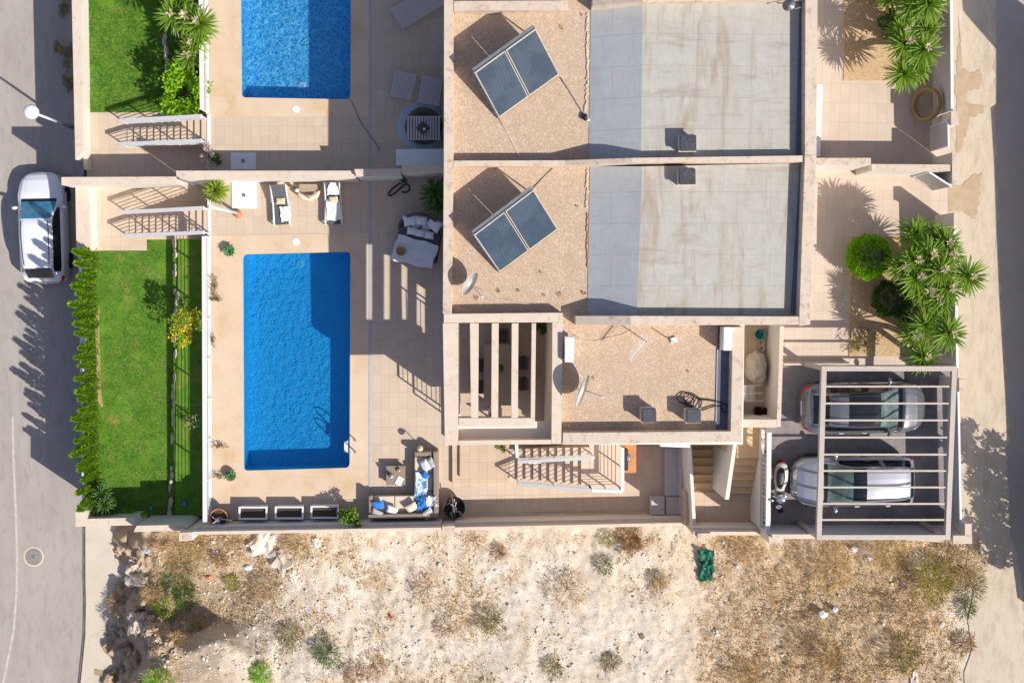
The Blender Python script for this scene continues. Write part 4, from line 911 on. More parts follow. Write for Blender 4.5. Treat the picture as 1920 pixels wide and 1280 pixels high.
def yagi(label, base, a, c, z, n, m):
    t = thing('tv_aerial', label, 'antenna', P(*base, ZGR)); A, C_ = P(*a, z), P(*c, z); d = (C_-A).normalized(); s = d.cross(Vector((0, 0, 1)))
    MB().tube([P(*base, ZGR), Vector((P(*base, z).x, P(*base, z).y, z))], .018).build('mast', m_steel, t); b = MB().bar(A, C_, .025, .025)
    for i in range(n): p = A.lerp(C_, (i+.5)/n); L = lerp(.10, .22, i/n); b.tube([p-s*L, p+s*L], .008, 5)
    for k in (-.12, -.04, .04, .12): b.tube([C_+Vector((0, 0, k))-s*.22, C_+Vector((0, 0, k))+s*.22], .008, 5)
    b.build('boom', m, t); return t
yagi('white toothed television aerial over the south gravel roof', (1212, 640), (1181, 675), (1214, 632), 5.35, 14, m_whitemetal)
t = thing('roof_spike', 'short white mast with a bracket on the south gravel roof', 'mast', P(1262, 640, ZGR)); MB().tube([P(1262, 640, ZGR), P(1262, 640, 5.1)], .02).build('mast', m_white, t); MB().box(P(1263, 637, ZGR+.05), (.22, .16, .08), .3).build('foot', m_white, t, bev=.01)
def aircon(label, q, z, h):
    c = sum(PP(q, z), Vector())/4; t = thing('air_conditioner', label, 'air conditioner', Vector((c.x, c.y, ZGR)))
    ps = PP(q, z); MB().prism(ps, z-h).build('casing', m_white, t, bev=.02)
    MB().lathe([(.22, 0), (.21, .02), (.05, .02), (.0001, .03)], c+Vector((-.17 if q[0][0] < 1200 else .17, 0, -h/2)), 20, ax=(-1 if q[0][0] > 1200 else 1, 0, 0)).build('fan_grille', m_greym, t)
    for p in ps[:2]: MB().bar(Vector((p.x+.0, p.y+.15, ZGR)), Vector((p.x, p.y+.15, z-h+.01)), .05, .05).build('foot', m_greym, t)
aircon('white air conditioner beside the pergola wall', [(1059, 679), (1076, 679), (1077, 632), (1059, 631)], 5.15, .58)
aircon('white air conditioner by the right parapet', [(1356, 657), (1373, 657), (1374, 613), (1357, 613)], 5.15, .58)
cable('black_hose', 'tangled black cable coil between the vents and the right parapet', 'cable', [P(1285+14*math.cos(a*.9)*(1+.3*math.sin(a*2.3))+a*.9, 745+13*math.sin(a*.9)*(1+.3*math.cos(a*1.7))+a*.5, ZGR+.05+.02*(a % 3)) for a in [i*.35 for i in range(70)]], .018, m_black)
cable('black_hose', 'black cable running from the coil to the dark roof gutter', 'cable', [P(x, y, ZGR+.06) for x, y in ((1308, 748), (1330, 750), (1352, 754), (1364, 760), (1368, 768), (1362, 774), (1354, 770), (1352, 760), (1335, 762), (1316, 769))], .022, m_black)
cable('red_cord', 'short red cord beside the dark vent on the south roof', 'cord', [P(x, y, ZGR+.08) for x, y in ((1290, 770), (1298, 764), (1306, 768))], .02, m_red)

# ------------------------------------------------------------------ furniture helpers
def pillow(c, sx, sy, h, rz, m, label, group=None, tilt=0, name='cushion', cat='cushion'):
    t = []; n = 9; b = MB(); R = Matrix.Rotation(rz, 3, 'Z') @ Matrix.Rotation(tilt, 3, 'X'); vs = []
    for sgn in (1, -1):
        for i in range(n):
            for j in range(n):
                u, v = i/(n-1)*2-1, j/(n-1)*2-1; e = (1-u**4)*(1-v**4); pin = 1-.10*(abs(u)*abs(v))**2*0-.06*(1-abs(u*v))*max(abs(u), abs(v))**3
                vs.append(Vector(c)+R @ Vector((u*sx/2*pin, v*sy/2*pin, sgn*h/2*e**.5+.012*mnoise.noise(Vector((u*2+c[0]*5, v*2+c[1]*5, sgn))))))
    fs = []
    for s in range(2):
        for i in range(n-1):
            for j in range(n-1): o = s*n*n; q = [o+i*n+j, o+(i+1)*n+j, o+(i+1)*n+j+1, o+i*n+j+1]; fs.append(q if s == 0 else q[::-1])
    o = b.add(vs, fs).build(name, m, None, True, fix=False); return tag(o, label, cat, group)
def cloth(outline_px, z, name, label, cat, m, amp=.03, n=22, sub=None, sd=0):
    """crumpled cloth lying over something: quad outline in photo points, z as 4 corner heights"""
    zs = z if isinstance(z, (list, tuple)) else [z]*4; q = [P(*p, zz) for p, zz in zip(outline_px, zs)]; vs = []
    for i in range(n+1):
        for j in range(n+1):
            u, v = i/n, j/n; p = q[0].lerp(q[1], u).lerp(q[3].lerp(q[2], u), v); w = Vector((u*3+sd, v*3, sd*2.1))
            e = max(abs(u-.5), abs(v-.5))*2
            vs.append(p+Vector((.05*mnoise.noise(w*1.3)*e, .05*mnoise.noise(w*1.3+Vector((7, 0, 0)))*e, amp*(mnoise.noise(w)+.6*mnoise.noise(w*2.5)+.3*mnoise.noise(w*6)))))
    top = len(vs); vs += [v-Vector((0, 0, .02)) for v in vs]; f = [[i*(n+1)+j, (i+1)*(n+1)+j, (i+1)*(n+1)+j+1, i*(n+1)+j+1] for i in range(n) for j in range(n)]
    f += [[top+k for k in q_][::-1] for q_ in f[:n*n]]
    o = MB().add(vs, f).build(name, m, None, True); return tag(o, label, cat)

# ------------------------------------------------------------------ corner sofa, coffee table
s = thing('corner_sofa', 'brown wicker corner sofa with cream seats beside the boundary wall', 'sofa', P(780, 930))
zs = .40
MB().pprism([(693, 970), (822, 968), (822, 926), (693, 928)], .30, 0).build('long_base', m_brownw, s, bev=.02)
MB().pprism([(775, 926), (822, 926), (821, 850), (775, 850)], .302, 0).build('short_base', m_brownw, s, bev=.02)
MB().pprism([(690, 973), (822, 970.5), (822, 962), (690, 964)], .72, 0).build('backrest', m_brownw, s, bev=.03)
MB().pprism([(813, 962), (822, 962), (821, 846), (812, 846)], .72, 0).build('backrest', m_brownw, s, bev=.03)
MB().pprism([(691, 964), (699, 964), (699, 929), (691, 929)], .62, 0).build('armrest', m_brownw, s, bev=.03)
MB().pprism([(777, 855), (812, 855), (812, 846.5), (777, 846.5)], .62, 0).build('armrest', m_brownw, s, bev=.03)
for q in ([(700, 962), (739, 961), (739, 929), (700, 930)], [(740, 961), (776, 960), (776, 929), (740, 929)], [(777, 960), (812, 960), (812, 921), (777, 921)], [(777, 920), (812, 920), (812, 888), (777, 888)], [(777, 887), (812, 887), (812, 856), (777, 856)]):
    MB().pprism(q, .46, .30).build('seat_cushion', m_cush_c, s, bev=.04, seg=3)
for (x, y, rz, m, lab) in ((709, 946, .1, m_blue, 'striped blue cushion at the left end of the corner sofa'), (706, 962, -.5, m_cush_g, 'grey cushion leaning at the left corner of the corner sofa'), (735, 956, -.35, m_cush_w, 'pale cushion in the middle of the long sofa bench'),
        (772, 951, .5, m_cush_c, 'cream cushion left of the blue towel heap on the corner sofa'), (803, 962, .7, m_cush_g, 'grey cushion in the inner corner of the sofa'), (797, 872, -1.1, m_cush_w, 'white cushion at the upper end of the corner sofa'), (807, 868, -1.1, m_cush_g, 'pale grey cushion on the short arm backrest of corner sofa'),
        (797, 890, -.9, m_blue, 'small blue cushion halfway along the short sofa bench')):
    sz = .30 if 'small' in lab else .44
    pillow(P(x, y, .62), sz, sz*.8, .16, rz, m, lab, 'cushions on the corner sofa', .5)
cloth([(776, 931), (800, 938), (800, 888), (778, 885)], [.56, .56, .56, .56], 'towel', 'long rumpled white and blue towel over the short sofa bench', 'towel', m_lightblue, .05, sd=2)
cloth([(778, 956), (800, 954), (799, 930), (782, 932)], [.62, .64, .66, .6], 'towel', 'bright blue towel heaped in the sofa corner', 'towel', m_blue, .09, sd=5)
cloth([(800, 952), (822, 948), (818, 930), (799, 930)], [.64, .74, .74, .66], 'towel', 'white crumpled towel over the sofa back corner', 'towel', m_cush_w, .07, sd=8)
t = thing('coffee_table', 'square brown wicker coffee table in front of the corner sofa', 'table', P(741, 889))
MB().pprism([(724, 909), (760, 909), (760, 873), (724, 873)], .36, .30).build('tabletop', m_brownw, t, bev=.01)
b = MB().pprism([(726, 907), (758, 907), (758, 875), (726, 875)], .30, 0); b.build('table_base', m_brownw, t)
t = thing('candle_lantern', 'grey round lantern on the coffee table', 'lantern', P(734, 891, .36)); MB().lathe([(.08, 0), (.085, .2), (.05, .26), (.0001, .28)], P(734, 891, .36), 16).build('lantern_body', m_cush_g, t, True); MB().lathe([(.03, .28), (.03, .31), (.0001, .32)], P(734, 891, .36), 10).build('lantern_cap', m_greym, t)
t = thing('candle_bowl', 'small amber bowl on the coffee table', 'bowl', P(749, 881, .36)); MB().lathe([(.05, 0), (.085, .1), (.075, .11), (.05, .04), (.0001, .03)], P(749, 881, .36), 16).build('bowl', m_ratt, t, True); MB().lathe([(.045, .03), (.045, .09), (.0001, .1)], P(749, 881, .36), 12).build('candle', m_cush_c, t, True)
o = MB().box(P(749, 901, .375), (.24, .32, .025), -.5).build('magazine', m_white, None, bev=.004); tag(o, 'white magazine lying on the coffee table', 'magazine')
t = thing('flower_pot', 'small white flower head on a post above the corner sofa end', 'flower', P(790, 835)); MB().tube([P(790, 838, 0), P(790, 834, .75)], .015).build('stem', m_greym, t); MB().lathe([(.03, .74), (.12, .80), (.11, .86), (.0001, .90)], P(790, 834, 0), 12).build('bloom', m_flow_w, t, True)
# trough planters
for x0, x1, y0, y1, lab in ((447, 501, 949.5, 974, 'long white trough planter nearest the retaining wall'), (515, 569, 949, 973, 'long white trough planter in the middle of the three'), (582, 635, 948, 972, 'long white trough planter nearest the bushy terracotta pot')):
    t = thing('trough_planter', lab, 'planter', P((x0+x1)/2, y0+12), group='trough planters along the boundary wall'); z = .46; b = MB(); ou = PP(RC(x0, y0, x1, y1), z); c = sum(ou, Vector())/4
    inn = [Vector((lerp(c.x, p.x, .88), lerp(c.y, p.y, .76), z)) for p in ou]; lo = [Vector((lerp(c.x, p.x, .9), lerp(c.y, p.y, .9), 0)) for p in ou]; si = [p-Vector((0, 0, .12)) for p in inn]
    b.add(ou+inn+lo+si, [[i, (i+1) % 4, 4+(i+1) % 4, 4+i] for i in range(4)]+[[8+i, 8+(i+1) % 4, (i+1) % 4, i] for i in range(4)]+[[4+i, 4+(i+1) % 4, 12+(i+1) % 4, 12+i] for i in range(4)])
    b.build('trough', m_white, t, bev=.006); MB().quad(*[p-Vector((0, 0, .10)) for p in inn]).build('soil', m_soil, t)
def pot(name, label, c, R, h, m, cat='plant pot', fill=m_soil):
    t = thing(name, label, cat, c); MB().lathe([(R*.62, 0), (R*.95, h*.75), (R*1.05, h), (R*.92, h), (R*.85, h*.8), (.0001, h*.78)], c, 26).build('pot', m, t, True); MB().lathe([(R*.87, h*.84), (.0001, h*.86)], c, 20).build('soil', fill, t); return t
# fire bowl
t = thing('fire_bowl', 'round black fire bowl holding pale twigs by the boundary pier', 'fire bowl', P(852, 947)); c = P(852, 947)
MB().lathe([(.18, 0), (.30, .12), (.40, .34), (.42, .42), (.40, .42), (.36, .30), (.2, .16), (.0001, .14)], c, 30).build('bowl', m_black, t, True)
r = random.Random(4)
for i in range(14): a = r.uniform(0, 6.28); q = r.uniform(.05, .3); e = r.uniform(0, 6.28); p = c+Vector((q*math.cos(a), q*math.sin(a)-.05, .30)); MB().tube([p, p+Vector((.2*math.cos(e), .2*math.sin(e), .1))], .018, 5).build('twig', m_cush_g, t)
o = MB().bar(P(847, 925, .5), P(853, 968, .55), .03, .03).build('poker', m_trunk, None); tag(o, 'wooden stick laid across the black fire bowl', 'stick')
# daybed
t = thing('daybed', 'round backed dark wicker daybed with a white quilt by the house', 'daybed', P(785, 455)); ang = rad(-10)
bc = P(786, 450)
def DB(u, v, z): R = Matrix.Rotation(ang, 3, 'Z'); return bc+R @ Vector((u, v, z))
sh = MB(); pr = []
for k in range(21):
    a = math.pi*(k/20); pr.append((math.cos(a), math.sin(a)))
outer = [DB(.84*x, .30+.66*y, 0) for x, y in pr]; inner = [DB(.74*x, .30+.56*y, 0) for x, y in pr]; n = 21
vs = [p+Vector((0, 0, 0)) for p in outer]+[p+Vector((0, 0, .35+.5*math.sin(math.pi*i/20))) for i, p in enumerate(outer)]+[p+Vector((0, 0, .35+.5*math.sin(math.pi*i/20))) for i, p in enumerate(inner)]+[p for p in inner]
sh.add(vs, [[q*n+i, q*n+i+1, (q+1)*n+i+1, (q+1)*n+i] for q in range(3) for i in range(n-1)]+[[0, n, 2*n, 3*n], [n-1, 4*n-1, 3*n-1, 2*n-1]]); sh.build('curved_back', m_wick, t, True)
MB().prism([DB(-.80, -.75, 0), DB(.80, -.75, 0), DB(.80, .3, 0), DB(.5, .75, 0), DB(-.5, .75, 0), DB(-.80, .3, 0)], 0, .26).build('base', m_wick, t, bev=.03)
MB().prism([DB(-.78, -.73, 0), DB(.78, -.73, 0), DB(.78, .3, 0), DB(.48, .72, 0), DB(-.48, .72, 0), DB(-.78, .3, 0)], .265, .38).build('mattress', m_cush_d, t, bev=.05)
cloth([(731, 487), (808, 505), (823, 460), (747, 439)], .43, 'quilt', 'white quilted blanket spread over the daybed', 'blanket', m_cush_w, .015, 26, sd=3)
for (x, y, rz, sz, m, lab) in ((769, 413, .15, .50, m_cush_w, 'large white cushion at the left of the daybed back'), (790, 413, -.1, .46, m_cush_w, 'large white cushion in the middle of the daybed back'), (814, 421, -.6, .54, m_cush_w, 'large white cushion at the right of the daybed back'), (780, 421, .0, .34, m_cush_g, 'grey cushion between the white ones at daybed left'), (799, 425, -.25, .36, m_cush_g, 'grey cushion between the white ones at daybed right'),
        (772, 433, -.15, .34, m_cush_w, 'small white cushion in front row left on the daybed'), (788, 437, -.15, .34, m_cush_w, 'small white cushion in front row middle on the daybed'), (805, 441, -.15, .34, m_cush_w, 'small white cushion in front row right on the daybed')):
    pillow(P(x, y, .60 if sz > .4 else .52), sz, sz*.85, .16, rz, m, lab, 'cushions on the daybed', .35)
t = thing('basket', 'round natural basket on the white daybed quilt', 'basket', P(752, 471, .45)); MB().lathe([(.14, 0), (.18, .1), (.17, .14), (.15, .12), (.12, .03), (.0001, .03)], P(752, 471, .44), 20).build('bowl', m_ratt, t, True)
o = MB().box(P(764, 468, .47), (.20, .28, .03), .6).build('magazine', m_lightblue, None, bev=.004); tag(o, 'blue covered magazine beside the basket on the daybed', 'magazine')
# sun loungers
def lounger(label, q, z, tw):
    """q: corners foot-left, foot-right, head-right, head-left in photo points"""
    t = thing('sun_lounger', label, 'sun lounger', P((q[0][0]+q[2][0])/2, (q[0][1]+q[2][1])/2)); a, b_, c, d = PP(q, .30); hl, hr = a.lerp(d, .55), b_.lerp(c, .55); up = Vector((0, 0, .38))
    for s0, s1, s2 in ((a, hl, d), (b_, hr, c)): MB().tube([s0, s1, s2+up*.9], .035, 8).build('side_rail', m_whitemetal, t, True)
    MB().add([a, b_, hr, hl]+[p-Vector((0, 0, .05)) for p in (a, b_, hr, hl)], [[0, 1, 2, 3], [7, 6, 5, 4], [0, 4, 5, 1], [1, 5, 6, 2], [2, 6, 7, 3], [3, 7, 4, 0]]).build('seat', m_cush_d, t)
    e = [hl, hr, c+up, d+up]; MB().add(e+[p-Vector((0, 0, .05)) for p in e], [[0, 1, 2, 3], [7, 6, 5, 4], [0, 4, 5, 1], [1, 5, 6, 2], [2, 6, 7, 3], [3, 7, 4, 0]]).build('backrest', m_cush_d, t)
    for p in (a, b_, hl, hr): MB().bar(Vector((p.x, p.y, 0)), p, .04, .04).build('leg', m_whitemetal, t)
    return t
lounger('grey sun lounger with a towel at its foot by the shower tray', [(514, 422), (543, 420), (538, 347), (510, 349)], .3, 0)
lounger('grey sun lounger covered with a white towel by the drain', [(610, 421), (641, 420), (638, 344), (611, 344)], .3, 0)
cloth([(529, 416), (546, 414), (546, 386), (524, 388)], [.36, .36, .37, .37], 'towel', 'white towel bunched on the foot of the left lounger', 'towel', m_cush_w, .04, sd=11)
cloth([(508, 378), (516, 376), (516, 362), (507, 364)], [.34, .36, .40, .38], 'towel', 'small white cloth on the left rail of the left lounger', 'towel', m_cush_w, .03, 10, sd=12)
cloth([(612, 416), (642, 411), (637, 372), (613, 374)], [.36, .36, .42, .42], 'towel', 'long white towel over the seat of the right lounger', 'towel', m_cush_w, .03, sd=13)
cloth([(612, 365), (639, 366), (628, 342), (618, 342)], [.50, .50, .76, .76], 'towel', 'white towel over the raised head of the right lounger', 'towel', m_cush_w, .03, sd=14)
pillow(P(526, 377, .47), .34, .24, .1, 0, M('straw_cushion', (.66, .58, .36), .9, (.58, .5, .3), 9), 'straw coloured head cushion on the left lounger')
pillow(P(625, 374, .49), .34, .22, .1, .05, bpy.data.materials['straw_cushion'], 'straw coloured cushion on the right lounger')
# pale side table with driftwood between the loungers
t = thing('garden_ornament', 'pale carved wooden swan and driftwood between the two loungers', 'ornament', P(572, 362))
b = MB().tube([P(558, 358, .25), P(562, 366, .4), P(570, 370, .3), P(582, 372, .22), P(594, 366, .3), P(599, 358, .36)], [.05, .07, .10, .12, .10, .04], 8); b.build('body', M('bleached_wood', (.72, .64, .50), .8, (.62, .52, .38), 8), t, True)
MB().tube([P(540, 347, .3), P(552, 352, .35), P(566, 364, .3), P(580, 371, .42)], [.03, .05, .05, .03], 7).build('branch', m_trunk, t, True)
MB().pprism([(560, 360), (596, 358), (594, 345), (561, 345)], .30, .05).build('plinth', m_tablew, t, bev=.01)
MB().blob(P(557, 357, .48), (.09, .07, .07), 2, .15).build('head', m_cush_w, t, True)
# pole in a terracotta foot
t = thing('parasol_pole', 'white pole rising from a terracotta foot near the shower tray', 'pole', P(447, 401)); MB().tube([P(447, 400, .05), P(392, 387, 3.3)], .055, 10).build('pole', m_white, t, True); MB().lathe([(.12, 0), (.15, .12), (.13, .2), (.06, .22), (.0001, .24)], P(448, 402), 18).build('foot', m_terra, t, True)
# garden hose
cable('garden_hose', 'black garden hose looping on the tiles under the party wall', 'hose', [P(x, y, .03) for x, y in ((760, 340), (748, 345), (738, 352), (730, 360), (728, 367), (733, 367), (742, 361), (752, 352), (760, 345), (767, 348), (768, 356), (762, 361), (753, 360))], .03, m_black)
t = thing('hose_reel', 'dark green hose reel on the shaded party wall', 'hose reel', P(757, 338)); MB().lathe([(.16, -.06), (.16, -.04), (.09, -.04), (.09, .04), (.16, .04), (.16, .06)], P(757, 340, .5), 16, ax=(0, 1, 0)).build('drum', m_mesh, t, True); MB().bar(P(757, 338, .5), P(757, 334, .55), .05, .05).build('bracket', m_black, t)
# neighbour furniture
def slats(name, label, cat, q, z, n, m, legs=True, group=None):
    t = thing(name, label, cat, P(sum(p[0] for p in q)/4, sum(p[1] for p in q)/4), group=group); a, b_, c, d = PP(q, z)
    for i in range(n):
        f0, f1 = (i+.10)/n, (i+.76)/n; e = [a.lerp(b_, f0), a.lerp(b_, f1), d.lerp(c, f1), d.lerp(c, f0)]; MB().add(e+[p-Vector((0, 0, .025)) for p in e], [[0, 1, 2, 3], [7, 6, 5, 4], [0, 4, 5, 1], [1, 5, 6, 2], [2, 6, 7, 3], [3, 7, 4, 0]]).build('slat', m, t)
    for u, v in ((a, b_), (d, c)): MB().bar(u-Vector((0, 0, .05)), v-Vector((0, 0, .05)), .05, .05).build('frame_rail', m, t)
    for p in (a, b_, c, d): pp = p.lerp((a+b_+c+d)/4, .04); MB().bar(Vector((pp.x, pp.y, 0)), pp-Vector((0, 0, .03)), .05, .05).build('leg', m, t)
    return t
slats('garden_stool', 'slatted weathered wooden stool left of its twin above the round rug', 'stool', [(731, 179), (771, 187), (782, 142), (741, 132)], .42, 9, m_grayw)
slats('garden_stool', 'slatted weathered wooden stool close to the house above the round rug', 'stool', [(783, 190), (824, 198), (831, 151), (792, 142)], .42, 9, m_grayw)
slats('sun_lounger', 'grey slatted wooden lounger cut by the photo top edge', 'sun lounger', [(732, 17), (757, 54), (840, 4), (815, -32)], .38, 14, m_grayw)
t = thing('round_rug', 'round blue grey rug under the small table beside the house', 'rug', P(791, 238)); MB().lathe([(.90, 0), (.89, .02), (.0001, .022)], P(791, 238, .004), 48).build('rug', M('rug_blue_grey', (.50, .60, .66), .95, (.46, .55, .60), 12), t)
t = thing('garden_bench', 'round black seat ring around the slatted garden table', 'seat', P(796, 238)); MB().lathe([(.68, .30), (.68, .36), (.40, .38), (.40, .30), (.68, .30)], P(795, 239), 40).build('seat_ring', m_wick, t, True); MB().lathe([(.60, 0.03), (.60, .30), (.55, .30), (.55, .03), (.60, .03)], P(795, 239), 40).build('base_ring', m_wick, t, True)
slats('garden_table', 'slatted wooden table with a dark tray on the round rug', 'table', [(763, 261), (826, 261), (826, 219), (763, 219)], .62, 12, m_grayw)
t = thing('serving_tray', 'dark rattan tray with a white candle on the slatted table', 'tray', P(793, 240, .63)); MB().box(P(793, 240, .65), (.36, .36, .03), .8).build('tray', m_wick, t, bev=.01); MB().lathe([(.05, 0), (.05, .1), (.0001, .11)], P(796, 243, .665), 14).build('candle', m_white, t, True)
o = cable('drain_hose', 'thin dark cord snaking over the tiles from the upper pool corner', 'hose', [P(x, y, .02) for x, y in ((657, 187), (664, 200), (672, 222), (685, 242), (700, 262), (712, 282))], .018, m_greym)
# dining set under the pergola
t = thing('dining_table', 'long wooden dining table under the pergola beams', 'table', P(930, 700, .35)); zt = 1.1
MB().pprism([(907, 760), (958, 760), (958, 645), (907, 645)], zt, zt-.05).build('tabletop', m_tablew, t, bev=.008)
for x, y in ((910, 756), (955, 756), (910, 649), (955, 649)): p = P(x, y, zt-.05); MB().box((p.x, p.y, (.35+zt-.05)/2), (.08, .08, zt-.05-.35)).build('leg', m_tablew, t)
t = thing('vase', 'dark little pot plant in the middle of the dining table', 'vase', P(937, 690, zt)); MB().lathe([(.05, 0), (.09, .1), (.05, .2), (.0001, .2)], P(937, 690, zt), 14).build('pot', m_greym, t, True); MB().blob(P(937, 690, zt+.28), (.14, .14, .12), 2, .4, 3).build('foliage', m_leaf_d, t)
def chair(label, x, y, rz):
    t = thing('dining_chair', label, 'chair', P(x, y, .35), group='dark chairs around the dining table'); t.rotation_euler = (0, 0, rz); WL[t.name] = Vector((0, 0, 0))
    MB().box((0, 0, .45), (.46, .46, .07)).build('seat', m_wick, t, bev=.02); MB().box((0, .24, .70), (.46, .06, .5), rx=-.15).build('backrest', m_wick, t, bev=.02)
    for sx in (-.2, .2):
        for sy in (-.2, .2): MB().box((sx, sy, .21), (.05, .05, .42)).build('leg', m_wick, t)
        MB().box((sx*1.15, 0, .64), (.05, .44, .05)).build('armrest', m_wick, t, bev=.01)
chair('dark chair at the head of the dining table nearest the solar roof', 940, 629, 0)
chair('dark chair at the foot of the dining table near the patio', 928, 772, math.pi)
chair('dark chair at the right side of the dining table, upper one', 974, 678, -math.pi/2); chair('dark chair at the right side of the dining table, lower one', 974, 716, -math.pi/2)
chair('dark chair at the left side of the dining table, upper one', 898, 682, math.pi/2); chair('dark chair at the left side of the dining table, lower one', 898, 722, math.pi/2)
# grey outdoor sectional on the narrow patio
t = thing('outdoor_sofa', 'pale grey modular sofa along the stairwell wall', 'sofa', P(1262, 900)); mg = M('pale_grey_cushion', (.50, .48, .47), .85, (.45, .43, .42), 5, bmp=.1)
MB().pprism([(1248, 930), (1275, 930), (1275, 839), (1248, 839)], .42, .05).build('seat', mg, t, bev=.04); MB().pprism([(1249, 965), (1280, 965), (1280, 931), (1249, 931)], .42, .05).build('corner_seat', mg, t, bev=.04)
MB().pprism([(1275, 930), (1281, 930), (1281, 838), (1275, 838)], .72, .05).build('backrest', mg, t, bev=.03); MB().pprism([(1275, 965), (1281, 965), (1281, 931), (1275, 931)], .70, .05).build('backrest', mg, t, bev=.03)
t = thing('footstool', 'pale grey cube footstool in front of the modular sofa', 'footstool', P(1234, 948)); MB().pprism([(1220, 965), (1247, 965), (1247, 931.5), (1220, 931.5)], .42, .04).build('cushion_block', mg, t, bev=.03); MB().box(P(1225, 939, .43), (.07, .09, .02)).build('white_tag', m_white, t)
t = thing('barbecue', 'black barbecue grill against the orange ledge', 'barbecue', P(1173, 858)); MB().prism(PP([(1168, 882), (1178, 882), (1178, 842), (1168, 842)], .78), .56).build('grill_box', m_black, t, bev=.02); MB().blob(P(1178, 858, .72), (.10, .16, .10), 2, .1).build('lid', m_greym, t, True)
o = MB().pprism([(991, 869), (1015, 868), (1015, 860), (991, 861)], 1.30, 1.2).build('planter_box', m_white, None, bev=.01); tag(o, 'small white box planter hung on the patio stair rail', 'planter')
o = MB().pprism([(993, 867.5), (1013, 866.5), (1013, 862), (993, 862.7)], 1.315, 1.25).build('soil', m_soil, bpy.data.objects['planter_box'])
for (x0, x1, y0, y1, lab) in ((844, 847, 838, 905, 'left of two narrow dark slots in the patio tiles'), (856.5, 859.5, 838, 892, 'right of two narrow dark slots in the patio tiles')):
    pass
# service yard things
zy = 2.7
t = thing('mop_bucket', 'teal mop bucket with its handle in the service yard', 'bucket', P(1423, 625, zy)); MB().lathe([(.13, 0), (.19, .3), (.175, .3), (.12, .03), (.0001, .03)], P(1422, 626, zy), 20).build('bucket', m_teal, t, True); MB().tube([P(1424, 626, zy+.2), P(1432, 613, zy+1.0)], .015).build('handle', m_teal, t)
for y in (642, 653):
    lab = 'small round pot with pale rim, upper one beside the teal bucket' if y == 642 else 'small round pot with pale rim, lower one above the beige cover'
    t = thing('small_pot', lab, 'pot', P(1427, y, zy)); MB().lathe([(.07, 0), (.10, .14), (.085, .14), (.05, .04), (.0001, .04)], P(1427, y, zy), 18).build('pot', m_cush_c, t, True); MB().lathe([(.045, .05), (.03, .13), (.0001, .14)], P(1427, y, zy), 12).build('knob', m_cush_g, t, True)
t = thing('covered_barbecue', 'beige fabric cover draped over a long object in the yard', 'cover', P(1417, 690, zy)); b = MB().blob(P(1417, 690, zy+.36), (.36, .60, .50), 4, .22, 2.2, 5); b.build('cover', m_cover, t, True)
t = thing('drying_rack', 'white wire drying rack below the beige cover', 'rack', P(1413, 740, zy)); b = MB(); zq = zy+.7
for i in range(9): x = lerp(1395, 1414, i/8); b.tube([P(x, 723, zq), P(x, 752, zq)], .01, 5)
for y in (723, 738, 752): b.tube([P(1394, y, zq), P(1432, y-1, zq)], .012, 5)
b.build('wire_grid', m_whitemetal, t)
for x, y in ((1395, 723), (1431, 722), (1395, 752), (1431, 751)): MB().tube([P(x, y, zq), P(x, y, zy)], .012, 5).build('leg', m_whitemetal, t)
# wicker ring
t = thing('wicker_ring', 'large round wicker basket bed leaning on the grey court wall', 'basket', P(1738, 196, ZE)); c = P(1738, 196, ZE+.50); ax = Vector((-.84, -.03, .52)).normalized()
MB().lathe([(.47, -.11), (.53, -.12), (.57, -.04), (.57, .06), (.53, .12), (.48, .11), (.465, -.0), (.47, -.11)], c, 36, ax=ax).build('rim', m_ratt, t, True)
# top right / misc
for (x, y, z, lab) in ((346, 944, ZG, 'blue ball in the dark strip below the raised bed'), (283, 952, ZG, 'small pale blue ball in the shade by the corner plants')):
    o = MB().blob(P(x if x > 300 else 283, y, z+.2), (.10,)*3 if x > 300 else (.07,)*3, 3, 0).build('toy_ball', m_bluep, None, True); tag(o, lab, 'ball')
# lamp post
t = thing('street_lamp', 'white street lamp with an opal globe beside the garden wall', 'street lamp', P(133, 238, ZST)); bp = P(135, 239, ZST); tp_ = P(58, 217, .25)
tx = Vector((bp.x, bp.y, .35))
MB().tube([bp, bp.lerp(tx, .3)], [.075, .07], 12).build('base_column', m_greym, t, True); MB().tube([bp.lerp(tx, .3), tx], [.055, .04], 12).build('column', m_white, t, True)
MB().lathe([(.05, 0), (.14, .04), (.14, .08), (.05, .1)], tx, 18).build('collar', m_white, t, True)
MB().lathe([(.0001, -.27), (.16, -.22), (.26, -.07), (.27, .05), (.21, .20), (.10, .27), (.0001, .285)], tx+Vector((0, 0, .25)), 24).build('globe', m_globe, t, True)
